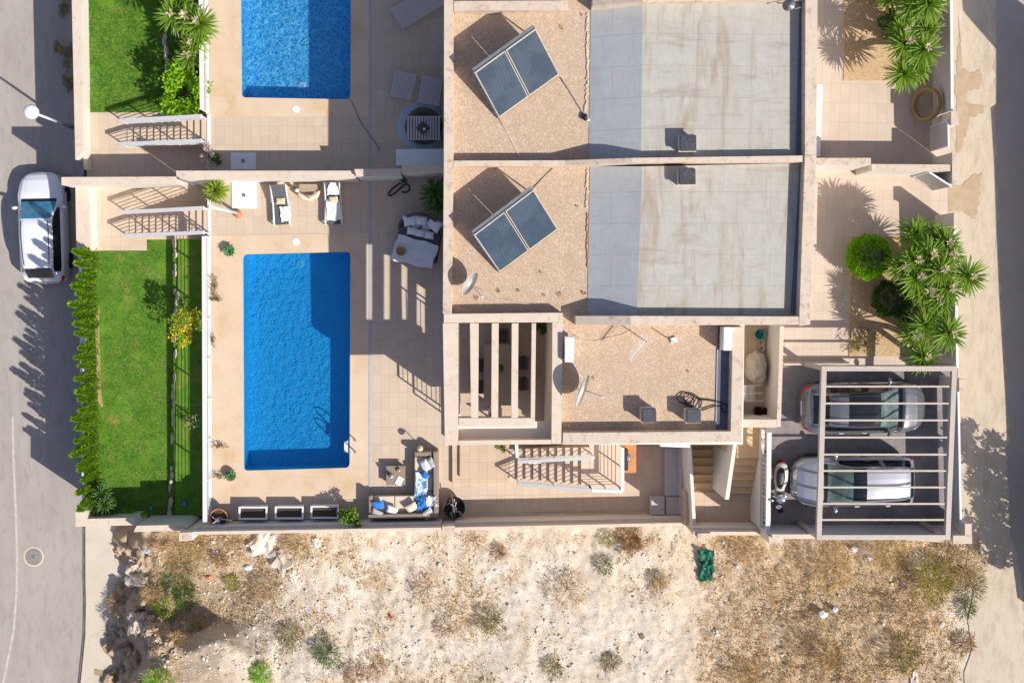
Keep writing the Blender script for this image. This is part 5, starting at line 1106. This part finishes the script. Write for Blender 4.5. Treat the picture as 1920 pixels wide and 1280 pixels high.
# netting and litter on the plot
o = MB(); q = [T(1308, 1030, .2), T(1339, 1030, .2), T(1338, 1088, .15), T(1312, 1090, .15)]; n = 20; vs = []
for i in range(n+1):
    for j in range(n+1):
        u, v = i/n, j/n; p = q[0].lerp(q[1], u).lerp(q[3].lerp(q[2], u), v); w = Vector((u*3, v*6, 1)); vs.append(p+Vector((.12*mnoise.noise(w*.8), .08*mnoise.noise(w), .16*mnoise.noise(w*1.5)+.1*mnoise.noise(w*4))))
o = o.add(vs, [[i*(n+1)+j, (i+1)*(n+1)+j, (i+1)*(n+1)+j+1, i*(n+1)+j+1] for i in range(n) for j in range(n)]).build('green_net', m_mesh, None, True); o.modifiers.new('s', 'SOLIDIFY').thickness = .02; tag(o, 'crumpled green netting lying on the dry plot', 'netting')
for x, y, m, s, lab in ((1543, 1151, m_white, .16, 'crumpled white plastic bag among the dry grass right of the net'), (1566, 1142, m_white, .10, 'small white scrap right of the crumpled plastic bag'), (1602, 1029, m_white, .12, 'white scrap in the grass under the carport wall'), (1632, 1046, m_white, .11, 'white scrap lying right under the carport slats wall'), (393, 1082, M('faded_orange', (.62, .22, .12), .7), .14, 'faded orange plastic scrap in the bushes'), (467, 1064, m_white, .14, 'white plastic scrap right of the leafy scrub'), (278, 1032, M('grey_plastic', (.45, .47, .5), .5), .18, 'grey plastic sheet scrap at the top of the rocks'), (733, 1156, m_red, .07, 'tiny red wrapper on the pale ground')):
    o = MB().blob(T(x, y, .08), (s, s*.8, s*.5), 2, .6, 2.5, x).build('litter', m, None); tag(o, lab, 'litter')
# ------------------------------------------------------------------ plants
def rosette(b, c, R, n, seed, lean=Vector((0, 0, 0)), w=.05, mi=0):
    r = random.Random(seed)
    for i in range(n):
        f = (i+.5)/n; el = rad(lerp(82, -28, f**.8))+r.uniform(-.12, .12); a = i*2.39996+r.uniform(-.15, .15); L = R*lerp(.75, 1.0, min(1, f*1.6))*r.uniform(.85, 1.1)
        h = Vector((math.cos(a), math.sin(a), 0)); d = h*math.cos(el)+Vector((0, 0, math.sin(el)))+lean*.3; d.normalize(); s = Vector((-h.y, h.x, 0)); dr = L*.10*(1-abs(math.sin(el)))
        p0 = c+d*.04; p1 = c+d*L*.45; p2 = c+d*L*.8-Vector((0, 0, dr*.5)); p3 = c+d*L-Vector((0, 0, dr*1.3)); nn = d.cross(s)*.012
        b.add([p0-s*w*.35, p0+s*w*.35, p1-s*w*.55, p1+nn, p1+s*w*.55, p2-s*w*.38, p2+nn*.7, p2+s*w*.38, p3], [[0, 1, 4, 3], [0, 3, 2], [2, 3, 6, 5], [3, 4, 7, 6], [5, 6, 8], [6, 7, 8]], mi)
def yucca(label, base, heads, m_leaf=m_leaf_y, name='yucca', cat='yucca', R=.75, n=95):
    """heads: (x, y, z, radius, flower)"""
    t = thing(name, label, cat, base); tr = MB()
    for i, (x, y, z, k, fl) in enumerate(heads):
        c = P(x, y, z); mid = Vector((lerp(base.x, c.x, .45), lerp(base.y, c.y, .45), lerp(base.z, c.z, .6))); tr.tube([Vector(base)+Vector((.1*math.cos(i*2.4), .1*math.sin(i*2.4), 0)), mid, c], [.13, .10, .07], 8)
    trk = tr.build('trunk', m_trunk, t, True)
    for i, (x, y, z, k, fl) in enumerate(heads):
        c = P(x, y, z); ln = (Vector((c.x, c.y, 0))-Vector((base.x, base.y, 0)))*.4; b = MB(); rosette(b, c, R*k, int(n*(.6+.4*k)), int(x*7+y), ln); b.build('leaf_rosette', m_leaf, t, fix=False)
        if fl:
            f = MB(); r = random.Random(int(x))
            for q in range(26): d = Vector((r.gauss(0, .6), r.gauss(0, .6), r.uniform(.1, 1))).normalized(); f.leaf(c+Vector((0, 0, R*k*.55))+d*.05*r.random(), d, Vector((r.random()-.5, r.random()-.5, .8)).normalized(), .18*fl, .055)
            f.build('flower_head', m_flow_w, t, fix=False)
    return t
yucca('green yucca group above the stone edging in the upper garden', P(352, 90, ZG), [(325, 30, 1.3, 1.0, .8), (352, 35, 1.5, .9, 1.2), (375, 45, 1.6, 1.0, 1), (335, 8, 1.2, .95, 0)])
yucca('spiky yucca with pale flower heads below the yucca group in the upper garden', P(362, 130, ZG), [(362, 82, .9, .8, .8), (355, 106, .6, .85, 1), (372, 64, 1.1, .8, 0)])
yucca('big many headed yucca overhanging the lane wall', P(1730, 510, ZE), [(1716, 437, 5.0, .85, 0), (1746, 444, 4.9, .8, 0), (1771, 455, 5.2, .85, .8), (1713, 488, 5.4, .9, .9), (1740, 478, 5.5, .9, 1), (1762, 505, 5.6, .95, 1), (1717, 520, 5.2, .95, 1), (1746, 505, 5.3, .85, .9), (1779, 478, 5.3, .85, 1), (1776, 540, 5.3, .9, 1), (1814, 518, 5.2, .95, .8), (1764, 562, 5.0, .8, 0), (1690, 500, 5.1, .8, 1), (1735, 545, 4.9, .8, 1.4), (1755, 560, 4.9, .75, 1.3)], R=.82)
yucca('three headed yucca between the big yucca and the carport', P(1742, 640, ZE), [(1734, 610, 4.9, .9, 0), (1778, 625, 5.0, .95, .8), (1730, 668, 4.7, .9, .8), (1712, 628, 4.6, .8, 1.2)], R=.82)
yucca('green yucca cluster above the wicker ring in the upper court', P(1712, 80, ZE), [(1692, 62, 4.8, .8, .8), (1696, 83, 5.0, .9, 1), (1731, 94, 5.0, .95, .7), (1695, 138, 4.6, .9, 0), (1718, 128, 4.5, .8, 0), (1738, 55, 4.5, .8, 0)], R=.80)
yucca('yucca cluster at the very top edge of the upper court', P(1735, 0, ZE), [(1710, 12, 5.0, .85, 0), (1740, 8, 5.2, .95, 0), (1752, -14, 5.1, .9, 0), (1668, -6, 4.6, .7, 0), (1700, -30, 5.2, .9, 0)], R=.80)
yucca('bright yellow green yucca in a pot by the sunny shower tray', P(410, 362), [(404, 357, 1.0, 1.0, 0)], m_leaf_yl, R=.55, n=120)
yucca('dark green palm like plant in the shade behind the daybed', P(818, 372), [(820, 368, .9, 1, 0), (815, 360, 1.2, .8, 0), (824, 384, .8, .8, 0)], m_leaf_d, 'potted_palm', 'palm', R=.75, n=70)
def leafcloud(b, c, r, n, size, seed, surf=.55, up=.3, clump=0, mi=0, asp=.5):
    q = random.Random(seed); cl = [Vector((q.gauss(0, 1), q.gauss(0, 1), q.gauss(0, 1))).normalized()*q.uniform(.5, .95) for _ in range(clump)]
    for i in range(n):
        d = Vector((q.gauss(0, 1), q.gauss(0, 1), q.gauss(0, 1))).normalized()*q.uniform(surf, 1)
        if clump: k = cl[q.randrange(clump)]; d = k+d*.38
        d *= 1+.22*mnoise.noise(d*2.2+Vector((seed, 0, 0))); p = Vector(c)+Vector((d.x*r[0], d.y*r[1], d.z*r[2]))
        v = (d+Vector((q.gauss(0, .6), q.gauss(0, .6), q.gauss(0, .6)+up))).normalized(); nn = Vector((q.gauss(0, .7), q.gauss(0, .7), 1)).normalized()
        b.leaf(p, v, nn, size*q.uniform(.6, 1.3), size*asp*q.uniform(.7, 1.2), mi, .15)
def shrub(name, label, cat, base, c, r, n, size, m, seed=1, clump=0, stems=5, surf=.55, asp=.5, group=None, sm=None):
    t = thing(name, label, cat, base, group); b = MB(); leafcloud(b, c, r, n, size, seed, surf, .3, clump, 0, asp); b.build('foliage', m, t, fix=False)
    if stems:
        q = random.Random(seed); s = MB()
        for i in range(stems): e = Vector(c)+Vector((q.uniform(-.6, .6)*r[0], q.uniform(-.6, .6)*r[1], q.uniform(-.2, .4)*r[2])); s.tube([base, Vector(base).lerp(e, .5)+Vector((q.uniform(-.1, .1), q.uniform(-.1, .1), 0)), e], [.035, .025, .012], 5)
        s.build('stem', sm or m_trunk, t)
    return t
shrub('bright_shrub', 'bright lime green shrub spilling over the upper garden stair', 'shrub', P(345, 180, ZG), P(341, 172, -.1), (.85, 1.05, .85), 2600, .13, m_leaf_b, 3, 16, asp=.75)
shrub('flowering_shrub', 'yellow flowering shrub in the raised bed of the lower garden', 'shrub', P(350, 625, ZG), P(350, 600, .15), (.62, .60, .55), 700, .11, m_leaf_yl, 5, 9, asp=.6)
t = bpy.data.objects['flowering_shrub']; b = MB(); leafcloud(b, P(330, 622, .25), (.62, .50, .45), 360, .085, 8, .5, .4, 10, 0, .6); leafcloud(b, P(352, 590, .35), (.5, .35, .4), 170, .085, 9, .5, .4, 8, 0, .8); b.build('yellow_blossom', m_flow_y, t, fix=False)
# clipped round bushes
def fuzzy(label, px, py, z, r, n, m, seed, core=None, dent=None):
    c = P(px, py, z); t = thing('round_shrub', label, 'shrub', Vector((c.x, c.y, ZE))); b = MB(); q = random.Random(seed)
    for i in range(n):
        d = Vector((q.gauss(0, 1), q.gauss(0, 1), q.gauss(0, 1))).normalized(); k = q.uniform(.72, 1)*(1+.17*mnoise.noise(d*2.3+Vector((seed, 0, 0)))+.08*mnoise.noise(d*6))
        p = c+Vector((d.x*r[0], d.y*r[1], d.z*r[2]))*k
        if dent and (p-dent[0]).length < dent[1]: continue
        b.leaf(p, (d+Vector((q.gauss(0, .35), q.gauss(0, .35), .25+q.gauss(0, .3)))).normalized(), Vector((q.gauss(0, 1), q.gauss(0, 1), .6)).normalized(), .13, .035)
    b.build('foliage', m, t, fix=False); MB().blob(c, [x*.72 for x in r], 3, .1).build('inner_twigs', m_trunk, t); MB().tube([Vector((c.x, c.y, ZE)), c], .06, 6).build('trunk', m_trunk, t); return t
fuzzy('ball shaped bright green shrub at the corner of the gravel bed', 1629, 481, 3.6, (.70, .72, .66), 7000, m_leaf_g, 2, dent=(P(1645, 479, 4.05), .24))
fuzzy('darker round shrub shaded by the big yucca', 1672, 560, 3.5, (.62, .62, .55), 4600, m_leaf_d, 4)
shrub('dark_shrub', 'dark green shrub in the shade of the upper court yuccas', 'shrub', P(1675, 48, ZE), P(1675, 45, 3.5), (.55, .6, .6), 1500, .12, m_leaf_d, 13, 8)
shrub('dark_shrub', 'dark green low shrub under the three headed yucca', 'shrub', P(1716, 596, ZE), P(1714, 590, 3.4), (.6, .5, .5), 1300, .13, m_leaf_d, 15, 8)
shrub('dry_shrub', 'sparse olive dry shrub in the lower corner of the gravel bed', 'shrub', P(1625, 645, ZE), P(1622, 642, 3.0), (.65, .45, .3), 480, .12, m_olive, 14, 9, asp=.25)
shrub('dry_shrub', 'sparse dry olive shrub at the top of the upper gravel bed', 'shrub', P(1640, 0, ZE), P(1640, -4, 3.2), (.7, .3, .4), 500, .12, m_olive, 16, 8, asp=.3)
# conifer hedge
protos = []
for k in range(4):
    b = MB(); q = random.Random(60+k); H = 1.95
    for i in range(1050):
        f = q.random()**.9; z = .12+f*H; rr_ = .185*(1-f)**.7*(1+.3*math.sin(z*9+k)) + .015; a = q.uniform(0, 6.28); d = Vector((math.cos(a), math.sin(a), 0)); p = Vector((d.x*rr_*q.uniform(.55, 1), d.y*rr_*q.uniform(.55, 1), z))
        b.leaf(p, (d*.8+Vector((q.gauss(0, .3), q.gauss(0, .3), .9))).normalized(), (d+Vector((q.gauss(0, .5), q.gauss(0, .5), .5))).normalized(), .13, .05)
    protos.append(b)
first = {}; q = random.Random(9); ys = [478+i*18.6 for i in range(26)]
for i, y in enumerate(ys):
    k = i % 4; z = ZG; bp = P(177+q.uniform(-2, 2)+(y-478)*.012, y+q.uniform(-3, 3), z)
    t = thing('hedge_conifer', 'slim bright green conifer in the hedge row along the street wall', 'conifer', bp, 'conifers in the garden hedge row')
    if k not in first:
        WL[t.name] = Vector((0, 0, 0)); c1 = protos[k].build('crown', m_leaf_h, t, fix=False); c2 = MB().tube([(0, 0, 0), (0, 0, 1.3)], [.04, .015], 6).build('trunk', m_trunk, t); first[k] = (c1, c2)
    else:
        for s in first[k]: c = s.copy(); COL.objects.link(c); c.parent = t
    t.rotation_euler = (q.uniform(-.05, .05), q.uniform(-.06, .02), q.uniform(0, 6.28)); s = q.uniform(.82, 1.12); t.scale = (s*1.05, s*1.05, s)
yucca('dark spiky bush in place of feathery conifers in the bottom corner of the lower garden', P(200, 935, ZG), [(190, 925, -.3, .9, 0), (178, 950, -.3, .8, 0), (212, 950, -.6, .7, 0), (196, 945, -.2, .8, 0)], m_leaf_d, 'conifer_stand_in', 'palm', R=.55, n=60)  # palm-like rosettes stand in for feathery conifers
shrub('corner_plant', 'low bright green plants along the bottom corner wall', 'plant', P(225, 964, ZG), P(222, 963, -.8), (.95, .18, .22), 420, .14, m_leaf_b, 23, 9)
# pots with plants
def pot_plant(label, x, y, R, h, m, kind, z=0, seed=1, ml=None):
    c = P(x, y, z); t = pot('potted_plant', label, c, R, h, m, 'potted plant'); b = MB(); top = c+Vector((0, 0, h*.8))
    if kind == 'agave': rosette(b, top, R*1.35, 34, seed, w=.07)
    elif kind == 'bush': leafcloud(b, top+Vector((0, 0, .4)), (.42, .40, .36), 700, .12, seed, .4, .3, 8, 0, .55)
    if kind != 'twig': b.build('foliage', ml or m_leaf_g, t, fix=False)
    else:
        q = random.Random(seed)
        for i in range(9): d = Vector((q.gauss(0, .5), q.gauss(0, .5), 1)).normalized(); b.tube([top, top+d*.3+Vector((q.uniform(-.05, .05), 0, 0)), top+d*.55+Vector((q.uniform(-.2, .2), q.uniform(-.2, .2), 0))], [.03, .02, .008], 5)
        b.build('dry_stem', ml or m_cush_g, t)
    return t
m_aloe = leafmat('aloe_leaf', (.10, .30, .10), (.16, .38, .12), 6)
pot_plant('little aloe in a brown bowl above the top left corner of the lower pool', 432, 470, .20, .25, m_brownw, 'agave', 0, 3, m_aloe)
pot_plant('little aloe in a brown bowl by the bottom left corner of the lower pool', 435, 889, .20, .25, m_brownw, 'agave', 0, 4, m_aloe)
pot_plant('terracotta pot with bare dry stems next to the pool railing', 416, 965, .34, .52, m_terra, 'twig', 0, 5)
pot_plant('terracotta pot overflowing with a bushy green plant left of the sofa', 660, 966, .33, .5, m_terra, 'bush', 0, 6, leafmat('pot_bush_leaf', (.10, .24, .02), (.20, .32, .04), 8))
shrub('potted_plant', 'pale dry flowering plant by the head of the upper garden stair', 'plant', P(392, 296, 0), P(391, 290, .4), (.26, .48, .3), 420, .10, leafmat('dry_pink_flower', (.62, .50, .44), (.46, .36, .32), 8), 33, 8)
shrub('small_plant', 'small dark potted plant in shade beside the square shower tray', 'plant', P(408, 297, 0), P(408, 296, .3), (.18, .22, .2), 160, .1, m_leaf_d, 34, 4)
shrub('corner_plant', 'small leafy plant showing at the far corner of the dining terrace', 'plant', P(1014, 608, .35), P(1016, 612, 1.6), (.22, .18, .3), 260, .12, m_leaf_d, 35, 5)
shrub('corner_plant', 'round green plant beside the foot of the patio stair', 'plant', P(941, 836, .3), P(941, 836, .55), (.2, .18, .2), 260, .1, m_leaf_yl, 36, 5)
shrub('dark_plant', 'dark purple leafed plant at the foot of the service yard', 'plant', P(1428, 769, 2.7), P(1428, 768, 3.0), (.26, .28, .22), 700, .10, leafmat('purple_leaf', (.05, .018, .025), (.09, .03, .04), 8), 37, 5)
for (x, y, rx, ry, n, m, lab) in ((402, 535, .1, .4, 130, m_olive, 'straggly creeper growing through the pool railing, upper one'), (402, 560, .3, .06, 80, m_olive, 'straggly creeper stem lying on the ochre stone by the railing'), (360, 790, .3, .3, 60, m_flow_w, 'bare pale twiggy shrub in the raised bed under the railing'), (352, 790, .25, .2, 60, m_leaf_yl, 'small leafy sprig among the pale twigs in the raised bed'),
        (412, 836, .3, .06, 70, m_olive, 'small creeper reaching over the ochre stone left of the pool end'), (412, 893, .3, .05, 60, m_olive, 'small creeper under the lower aloe bowl'), (400, 640, .05, .3, 40, m_olive, 'tiny creeper tuft on the railing edge at mid pool')):
    zz = 0.02 if x >= 400 else ZG+.4; shrub('creeper', lab, 'creeper', P(x, y, zz if x >= 400 else ZG+.1), P(x, y, zz+.15), (rx, ry, .12), n, .10, m, int(x+y), 0, 3, asp=.3)
for (x, y, s, lab) in ((121, 98, 1.0, 'dark scrubby weed in the shade at the foot of the street wall'), (122, 12, .8, 'dark scrubby weed at the street wall near the photo top'), (127, 155, .6, 'small dark weed at the street wall above the lamp')):
    shrub('street_weed', lab, 'weed', P(x, y, ZST), P(x, y, ZST+.25), (.36*s, .62*s, .3), int(420*s), .12, m_olive, int(x+y*3), 6, asp=.3)
# shadow casting tree across the lane
q = random.Random(77)
t = thing('lane_tree', 'leafy tree beyond the right photo edge shading the lower lane', 'tree', P(2050, 1085, ZE)); b = MB()
for i in range(9): leafcloud(b, P(2050+q.uniform(-16, 22), 1010+i*19, 4.9+q.uniform(-.4, .5)), (.75, .75, .6), 420, .18, 90+i, .4, .2, 6, 0, .5)
b.build('crown', m_leaf_d, t, fix=False); MB().tube([P(2050, 1085, ZE-.2), P(2050, 1085, 4), P(2050, 1075, 5)], [.16, .12, .06], 8).build('trunk', m_trunk, t)
t = thing('lane_tree', 'dense round tree beyond the right photo edge shading the lane beside the carport', 'tree', P(2030, 965, ZE)); b = MB()
leafcloud(b, P(2040, 962, 5.2), (1.2, 1.1, 1.0), 2600, .2, 105, .2, .2, 12, 0, .6); b.build('crown', m_leaf_d, t, fix=False); MB().tube([P(2030, 965, ZE-.2), P(2030, 965, 4.0), P(2040, 962, 5.0)], [.18, .12, .06], 8).build('trunk', m_trunk, t)

# ------------------------------------------------------------------ plot: rubble, boulders, weeds
q = random.Random(21); b = MB()
for i in range(4200):
    u = q.uniform(260, 1780); v = q.uniform(1003, 1290); d = mnoise.noise(Vector((u*.012, v*.012, 5)))
    if u < 620: d += .35
    if u > 1300: d -= .25
    if q.random() > .35+d: continue
    s = q.uniform(.02, .055)*(1.6 if q.random() < .06 else 1)
    b.blob(T(u, v, s*.25), (s*q.uniform(.7, 1.4), s*q.uniform(.7, 1.4), s*.7), 1, .35, 1.7, i % 97, 0, q.uniform(0, 3))
bq = MB()
for i in range(75):
    u = q.uniform(208, 330); v = q.uniform(1030, 1290); s = q.uniform(.06, .22)
    if u > 290 and q.random() < .5: s *= .6
    bq.blob(T(u, v, -s*.1), (s*q.uniform(.7, 1.4), s*q.uniform(.7, 1.4), s*.8), 2, .8, 1.9, i, 0, q.uniform(0, 3))
tag(bq.build('broken_rock', m_rockd), 'broken brown rock covering the bank beside the pavement', 'rocks', kind='stuff')
tag(b.build('rubble', m_rockw), 'loose pale stones strewn over the empty plot', 'rubble', kind='stuff')
for (u, v, rx, ry, rz_, m, lab) in ((270, 1078, .62, .50, .45, m_rock, 'large pale boulder at the top of the rocky bank'), (243, 1090, .42, .30, .35, m_rock, 'slanted pale boulder left of the largest one by the pavement'), (251, 1062, .34, .26, .3, m_rock, 'pale boulder above the slanted one at the pavement'), (276, 1048, .36, .30, .25, m_rockd, 'brown flat rock above the largest boulder'), (235, 1110, .42, .38, .4, m_rockd, 'brown shaded rock under the slanted boulder'),
        (257, 1168, .30, .42, .3, m_rock, 'grey rock inside the shaded ditch'), (232, 1212, .55, .75, .55, m_rockd, 'big dark brown rock at the ditch edge beside the pavement'), (256, 1245, .42, .5, .4, m_rockd, 'dark brown rock low in the ditch near the photo bottom'), (500, 1015, .55, .42, .22, m_rockw, 'flat whitish slab of rock below the boundary wall'), (532, 1050, .4, .4, .22, m_rock, 'grey tan rock under the flat whitish slab'), (594, 1014, .17, .15, .12, m_rockw, 'round whitish stone below the planters wall'), (552, 1078, .2, .2, .14, m_rockw, 'white stone among rubble right of the bushes'), (213, 1262, .5, .5, .4, m_rockd, 'dark round rock shading the pavement at the photo bottom'),
        (1343, 1186, .14, .12, .1, m_rockw, 'pale stone in dry grass right of the netting'), (1715, 1270, .34, .2, .12, m_rockw, 'heap like pale stone at the bottom right of the weeds'), (1205, 1193, .10, .09, .08, m_rockd, 'dark small stone on the bare sand')):
    o = MB().blob(T(u, v, -rz_*.15), (rx*1.1, ry*1.1, rz_), 3, .75, 1.9, int(u+v), 0, q.uniform(0, 3)).build('boulder', m, None); tag(o, lab, 'rock')
def tuft(b, p, h, n, q, spread=.6, w=.012, mi=0):
    for i in range(n):
        a = q.uniform(0, 6.28); tl = q.uniform(.6, 1.5); d = Vector((math.cos(a)*math.sin(tl), math.sin(a)*math.sin(tl), math.cos(tl))); L = h*q.uniform(.5, 1.1); s = Vector((-math.sin(a), math.cos(a), 0))*w
        o = Vector((q.gauss(0, .05), q.gauss(0, .05), 0))*spread*2; b.add([p+o-s, p+o+s, p+o+d*L*.6+s*.7, p+o+d*L-Vector((0, 0, L*.12))], [[0, 1, 2], [0, 2, 3]], mi)
def dens(u, v):
    d = .42*mnoise.noise(Vector((u*.011, v*.013, 2)))+.35*mnoise.noise(Vector((u*.03, v*.03, 7)))
    d += .42*ss(1290, 1360, u)*(1-ss(1775, 1820, u)); d += .14*(ss(420, 640, u)*(1-ss(960, 1010, u)))
    d -= .5*ss(985, 1030, u)*(1-ss(1270, 1310, u))*ss(1120, 1170, v); d += .5*(1-ss(460, 620, u))*(1-ss(1150, 1210, v)); d -= .8*ss(1800, 1850, u)
    return d
for lab, m, n, sd, th, h in (('dry straw coloured grass tufts covering the empty plot', m_dry, 9000, 31, .08, .12), ('brown low scrub scattered over the empty plot', m_dryb, 4200, 32, .14, .10), ('olive weeds scattered over the empty plot', m_olive, 2200, 33, .16, .10)):
    q = random.Random(sd); b = MB(); k = 0; it = 0
    while k < n and it < n*8:
        it += 1; u = q.uniform(280, 1840); v = q.uniform(1002, 1300); e = dens(u, v)+(.35*mnoise.noise(Vector((u*.02, v*.02, sd))) if sd > 31 else 0)
        if q.random() > max(.02, (e-th)*1.5+.12): continue
        k += 1; tuft(b, T(u, v), h*q.uniform(.5, 1.2), 5, q)
    tag(b.build('dry_grass' if sd == 31 else 'low_scrub' if sd == 32 else 'weeds', m, fix=False), lab, 'weeds', kind='stuff')
for i, (x, y, zz) in enumerate(((1052, 53, 0), (1090, 28, 0), (1013, 510, 0), (1048, 552, 0), (1082, 387, 0), (1100, 456, 0), (935, 544, 0), (972, 545, 0), (1020, 553, 0), (893, 559, 0), (1112, 708, 0), (1290, 696, 0), (1095, 550, 0))):
    b = MB(); tuft(b, P(x, y, ZGR+.01), .13 if i % 3 == 0 else .08, 22, random.Random(i), .0, .014); tag(b.build('roof_weed', m_dryb, fix=False), 'small dry brown weed growing in the gravel of the roof', 'weed', 'dry weeds on the gravel roofs')
def dryshrub(label, u, v, r, n, m, seed, h=.3, size=.16, asp=.12, name='dry_shrub', green=None):
    p = T(u, v); t = thing(name, label, 'shrub', p); b = MB(); q = random.Random(seed)
    for i in range(n):
        a = q.uniform(0, 6.28); k = q.random()**.6*r*(1+.75*mnoise.noise(Vector((math.cos(a)*2.2, math.sin(a)*2.2, seed*1.37)))); o = Vector((math.cos(a)*k, math.sin(a)*k, h*(1-(k/r/1.3)**2)*q.uniform(.3, 1)))
        d = Vector((math.cos(a)+q.gauss(0, .6), math.sin(a)+q.gauss(0, .6), q.uniform(.1, 1))).normalized(); b.leaf(p+o, d, Vector((q.gauss(0, 1), q.gauss(0, 1), .8)).normalized(), size*q.uniform(.6, 1.4), size*asp)
    b.build('foliage', m, t, fix=False); s = MB()
    for i in range(7): a = q.uniform(0, 6.28); s.tube([p, p+Vector((math.cos(a)*r*.6, math.sin(a)*r*.6, h*.7))], [.015, .006], 4)
    s.build('stem', m_trunk, t); return t
m_rust = leafmat('rusty_scrub', (.30, .16, .05), (.42, .25, .09), 5); m_gold = leafmat('golden_grass', (.46, .30, .10), (.58, .42, .18), 4); m_yol = leafmat('yellow_olive', (.30, .28, .03), (.40, .36, .06), 5)
for a in (('rusty brown round dry bush under the patio wall', 1182, 1012, .50, 1100, m_rust, 1), ('small green weed left of the rusty bush', 1140, 1008, .26, 260, m_yol, 2), ('green low weed in the white sand below the wall', 1134, 1058, .3, 240, m_leaf_d, 3), ('dark twiggy scrub right of the small green weeds', 1236, 1088, .36, 420, m_dryb, 4),
        ('grey brown scrub patch in the middle of the plot', 1062, 1105, .75, 800, m_dryb, 5), ('olive scrub near the photo bottom by the bare sand', 1143, 1238, .34, 420, m_olive, 6), ('brown dry scrub below the pale wall top', 890, 1010, .5, 420, m_dryb, 7), ('small reddish dry tuft below the boundary pier', 935, 1032, .25, 240, m_rust, 8),
        ('dark olive scrub in the plot centre', 920, 1160, .55, 600, m_olive, 9), ('brown scrub left of the centre of the plot', 800, 1102, .75, 800, m_dryb, 10), ('grey brown scrub lower centre left of the plot', 842, 1178, .45, 460, m_dryb, 11), ('dark olive scrub at the photo bottom centre', 1037, 1248, .4, 420, m_olive, 12),
        ('leafy green bush at the photo bottom left of the plot', 490, 1262, .40, 700, m_leaf_g, 13), ('bright green sprawling bush at the bottom left corner of plot', 300, 1276, .55, 900, m_leaf_b, 14), ('dark green bush right of the bottom left bushes', 615, 1222, .55, 800, m_leaf_d, 15), ('mixed grey green scrub on the bank under the boundary wall', 335, 1090, .65, 900, m_leaf_d, 16),
        ('yellow green bush on the bank above the shaded slope', 312, 1140, .50, 700, m_leaf_yl, 17), ('silvery weed thicket right of the boulders', 345, 1062, .6, 700, m_olive, 18), ('olive yellow tuft right of the orange scrap', 438, 1088, .32, 360, m_yol, 19), ('dry yellow bush standing on the shaded slope', 372, 1172, .38, 420, m_yol, 20), ('dark grey green scrub at the slope foot', 350, 1118, .45, 500, m_leaf_d, 21),
        ('rusty tuft below the planters wall', 417, 1050, .26, 260, m_rust, 22), ('golden dry grass bank beside the corner pier', 372, 1020, .55, 700, m_gold, 23), ('brown grass under the boundary wall left of the slab', 440, 1014, .5, 520, m_dryb, 24),
        ('large olive yellow broom bush at the right of the plot', 1745, 1082, .80, 1600, m_yol, 25), ('golden brown broom bush against the lane corner pier', 1795, 1060, .85, 1500, m_gold, 26), ('olive bush straggling towards the lane', 1815, 1098, .60, 700, m_olive, 27), ('dark green sprig at the foot of the broom bushes', 1810, 1138, .30, 320, m_leaf_d, 28), ('golden grass clump right of the dark scrub at bottom', 1552, 1228, .60, 900, m_gold, 29),
        ('dark olive scrub near the bottom right sand', 1690, 1222, .75, 1000, m_olive, 30), ('rusty dry bush standing alone on the lane sand', 1806, 1204, .33, 420, m_rust, 31), ('golden grass clump under the middle of carport wall', 1560, 1062, .75, 900, m_gold, 32), ('dark twiggy scrub at the lower middle of the dry grass', 1505, 1205, .6, 620, m_dryb, 33), ('golden dry grass under the right half of the carport wall', 1660, 1035, .75, 900, m_gold, 34),
        ('golden grass at the photo bottom right of the netting', 1395, 1262, .7, 800, m_gold, 35), ('brown scrub between the netting and the carport wall', 1400, 1030, .6, 620, m_dryb, 36), ('brown scrub in the middle of the right hand dry grass', 1700, 1145, .7, 760, m_dryb, 37), ('spiky grey weed on the bank edge above the pavement shade', 222, 1128, .40, 300, m_dryb, 41), ('spiky brown weed on the bank edge beside the dark rock', 214, 1180, .40, 300, m_olive, 42), ('tan dry weed among the rocks under the largest boulder', 285, 1110, .38, 420, m_gold, 43), ('brown weed clump over the shaded bank', 330, 1200, .40, 420, m_dryb, 44), ('grey brown brush below the corner pier', 320, 1030, .5, 620, m_dryb, 45), ('golden weed patch below the three planters', 560, 1020, .5, 560, m_gold, 46), ('brown brush right of the orange scrap', 510, 1100, .6, 640, m_dryb, 47), ('olive brown brush left of the bare sand low down', 545, 1190, .5, 520, m_olive, 48), ('olive dark scrub at the bottom left edge by the pavement rocks', 210, 1268, .45, 500, m_olive, 38), ('brown scrub at the photo bottom left of centre', 700, 1245, .6, 620, m_dryb, 39), ('rusty yellow scrub at the photo bottom left quarter', 668, 1262, .45, 420, m_rust, 40)):
    lab, u, v, r_, n_, m_, sd_ = a; dryshrub(lab, u, v, r_, int(n_*.6) if m_ is m_dryb and r_ > .4 else n_, m_, sd_, .42 if r_ > .7 else .28)
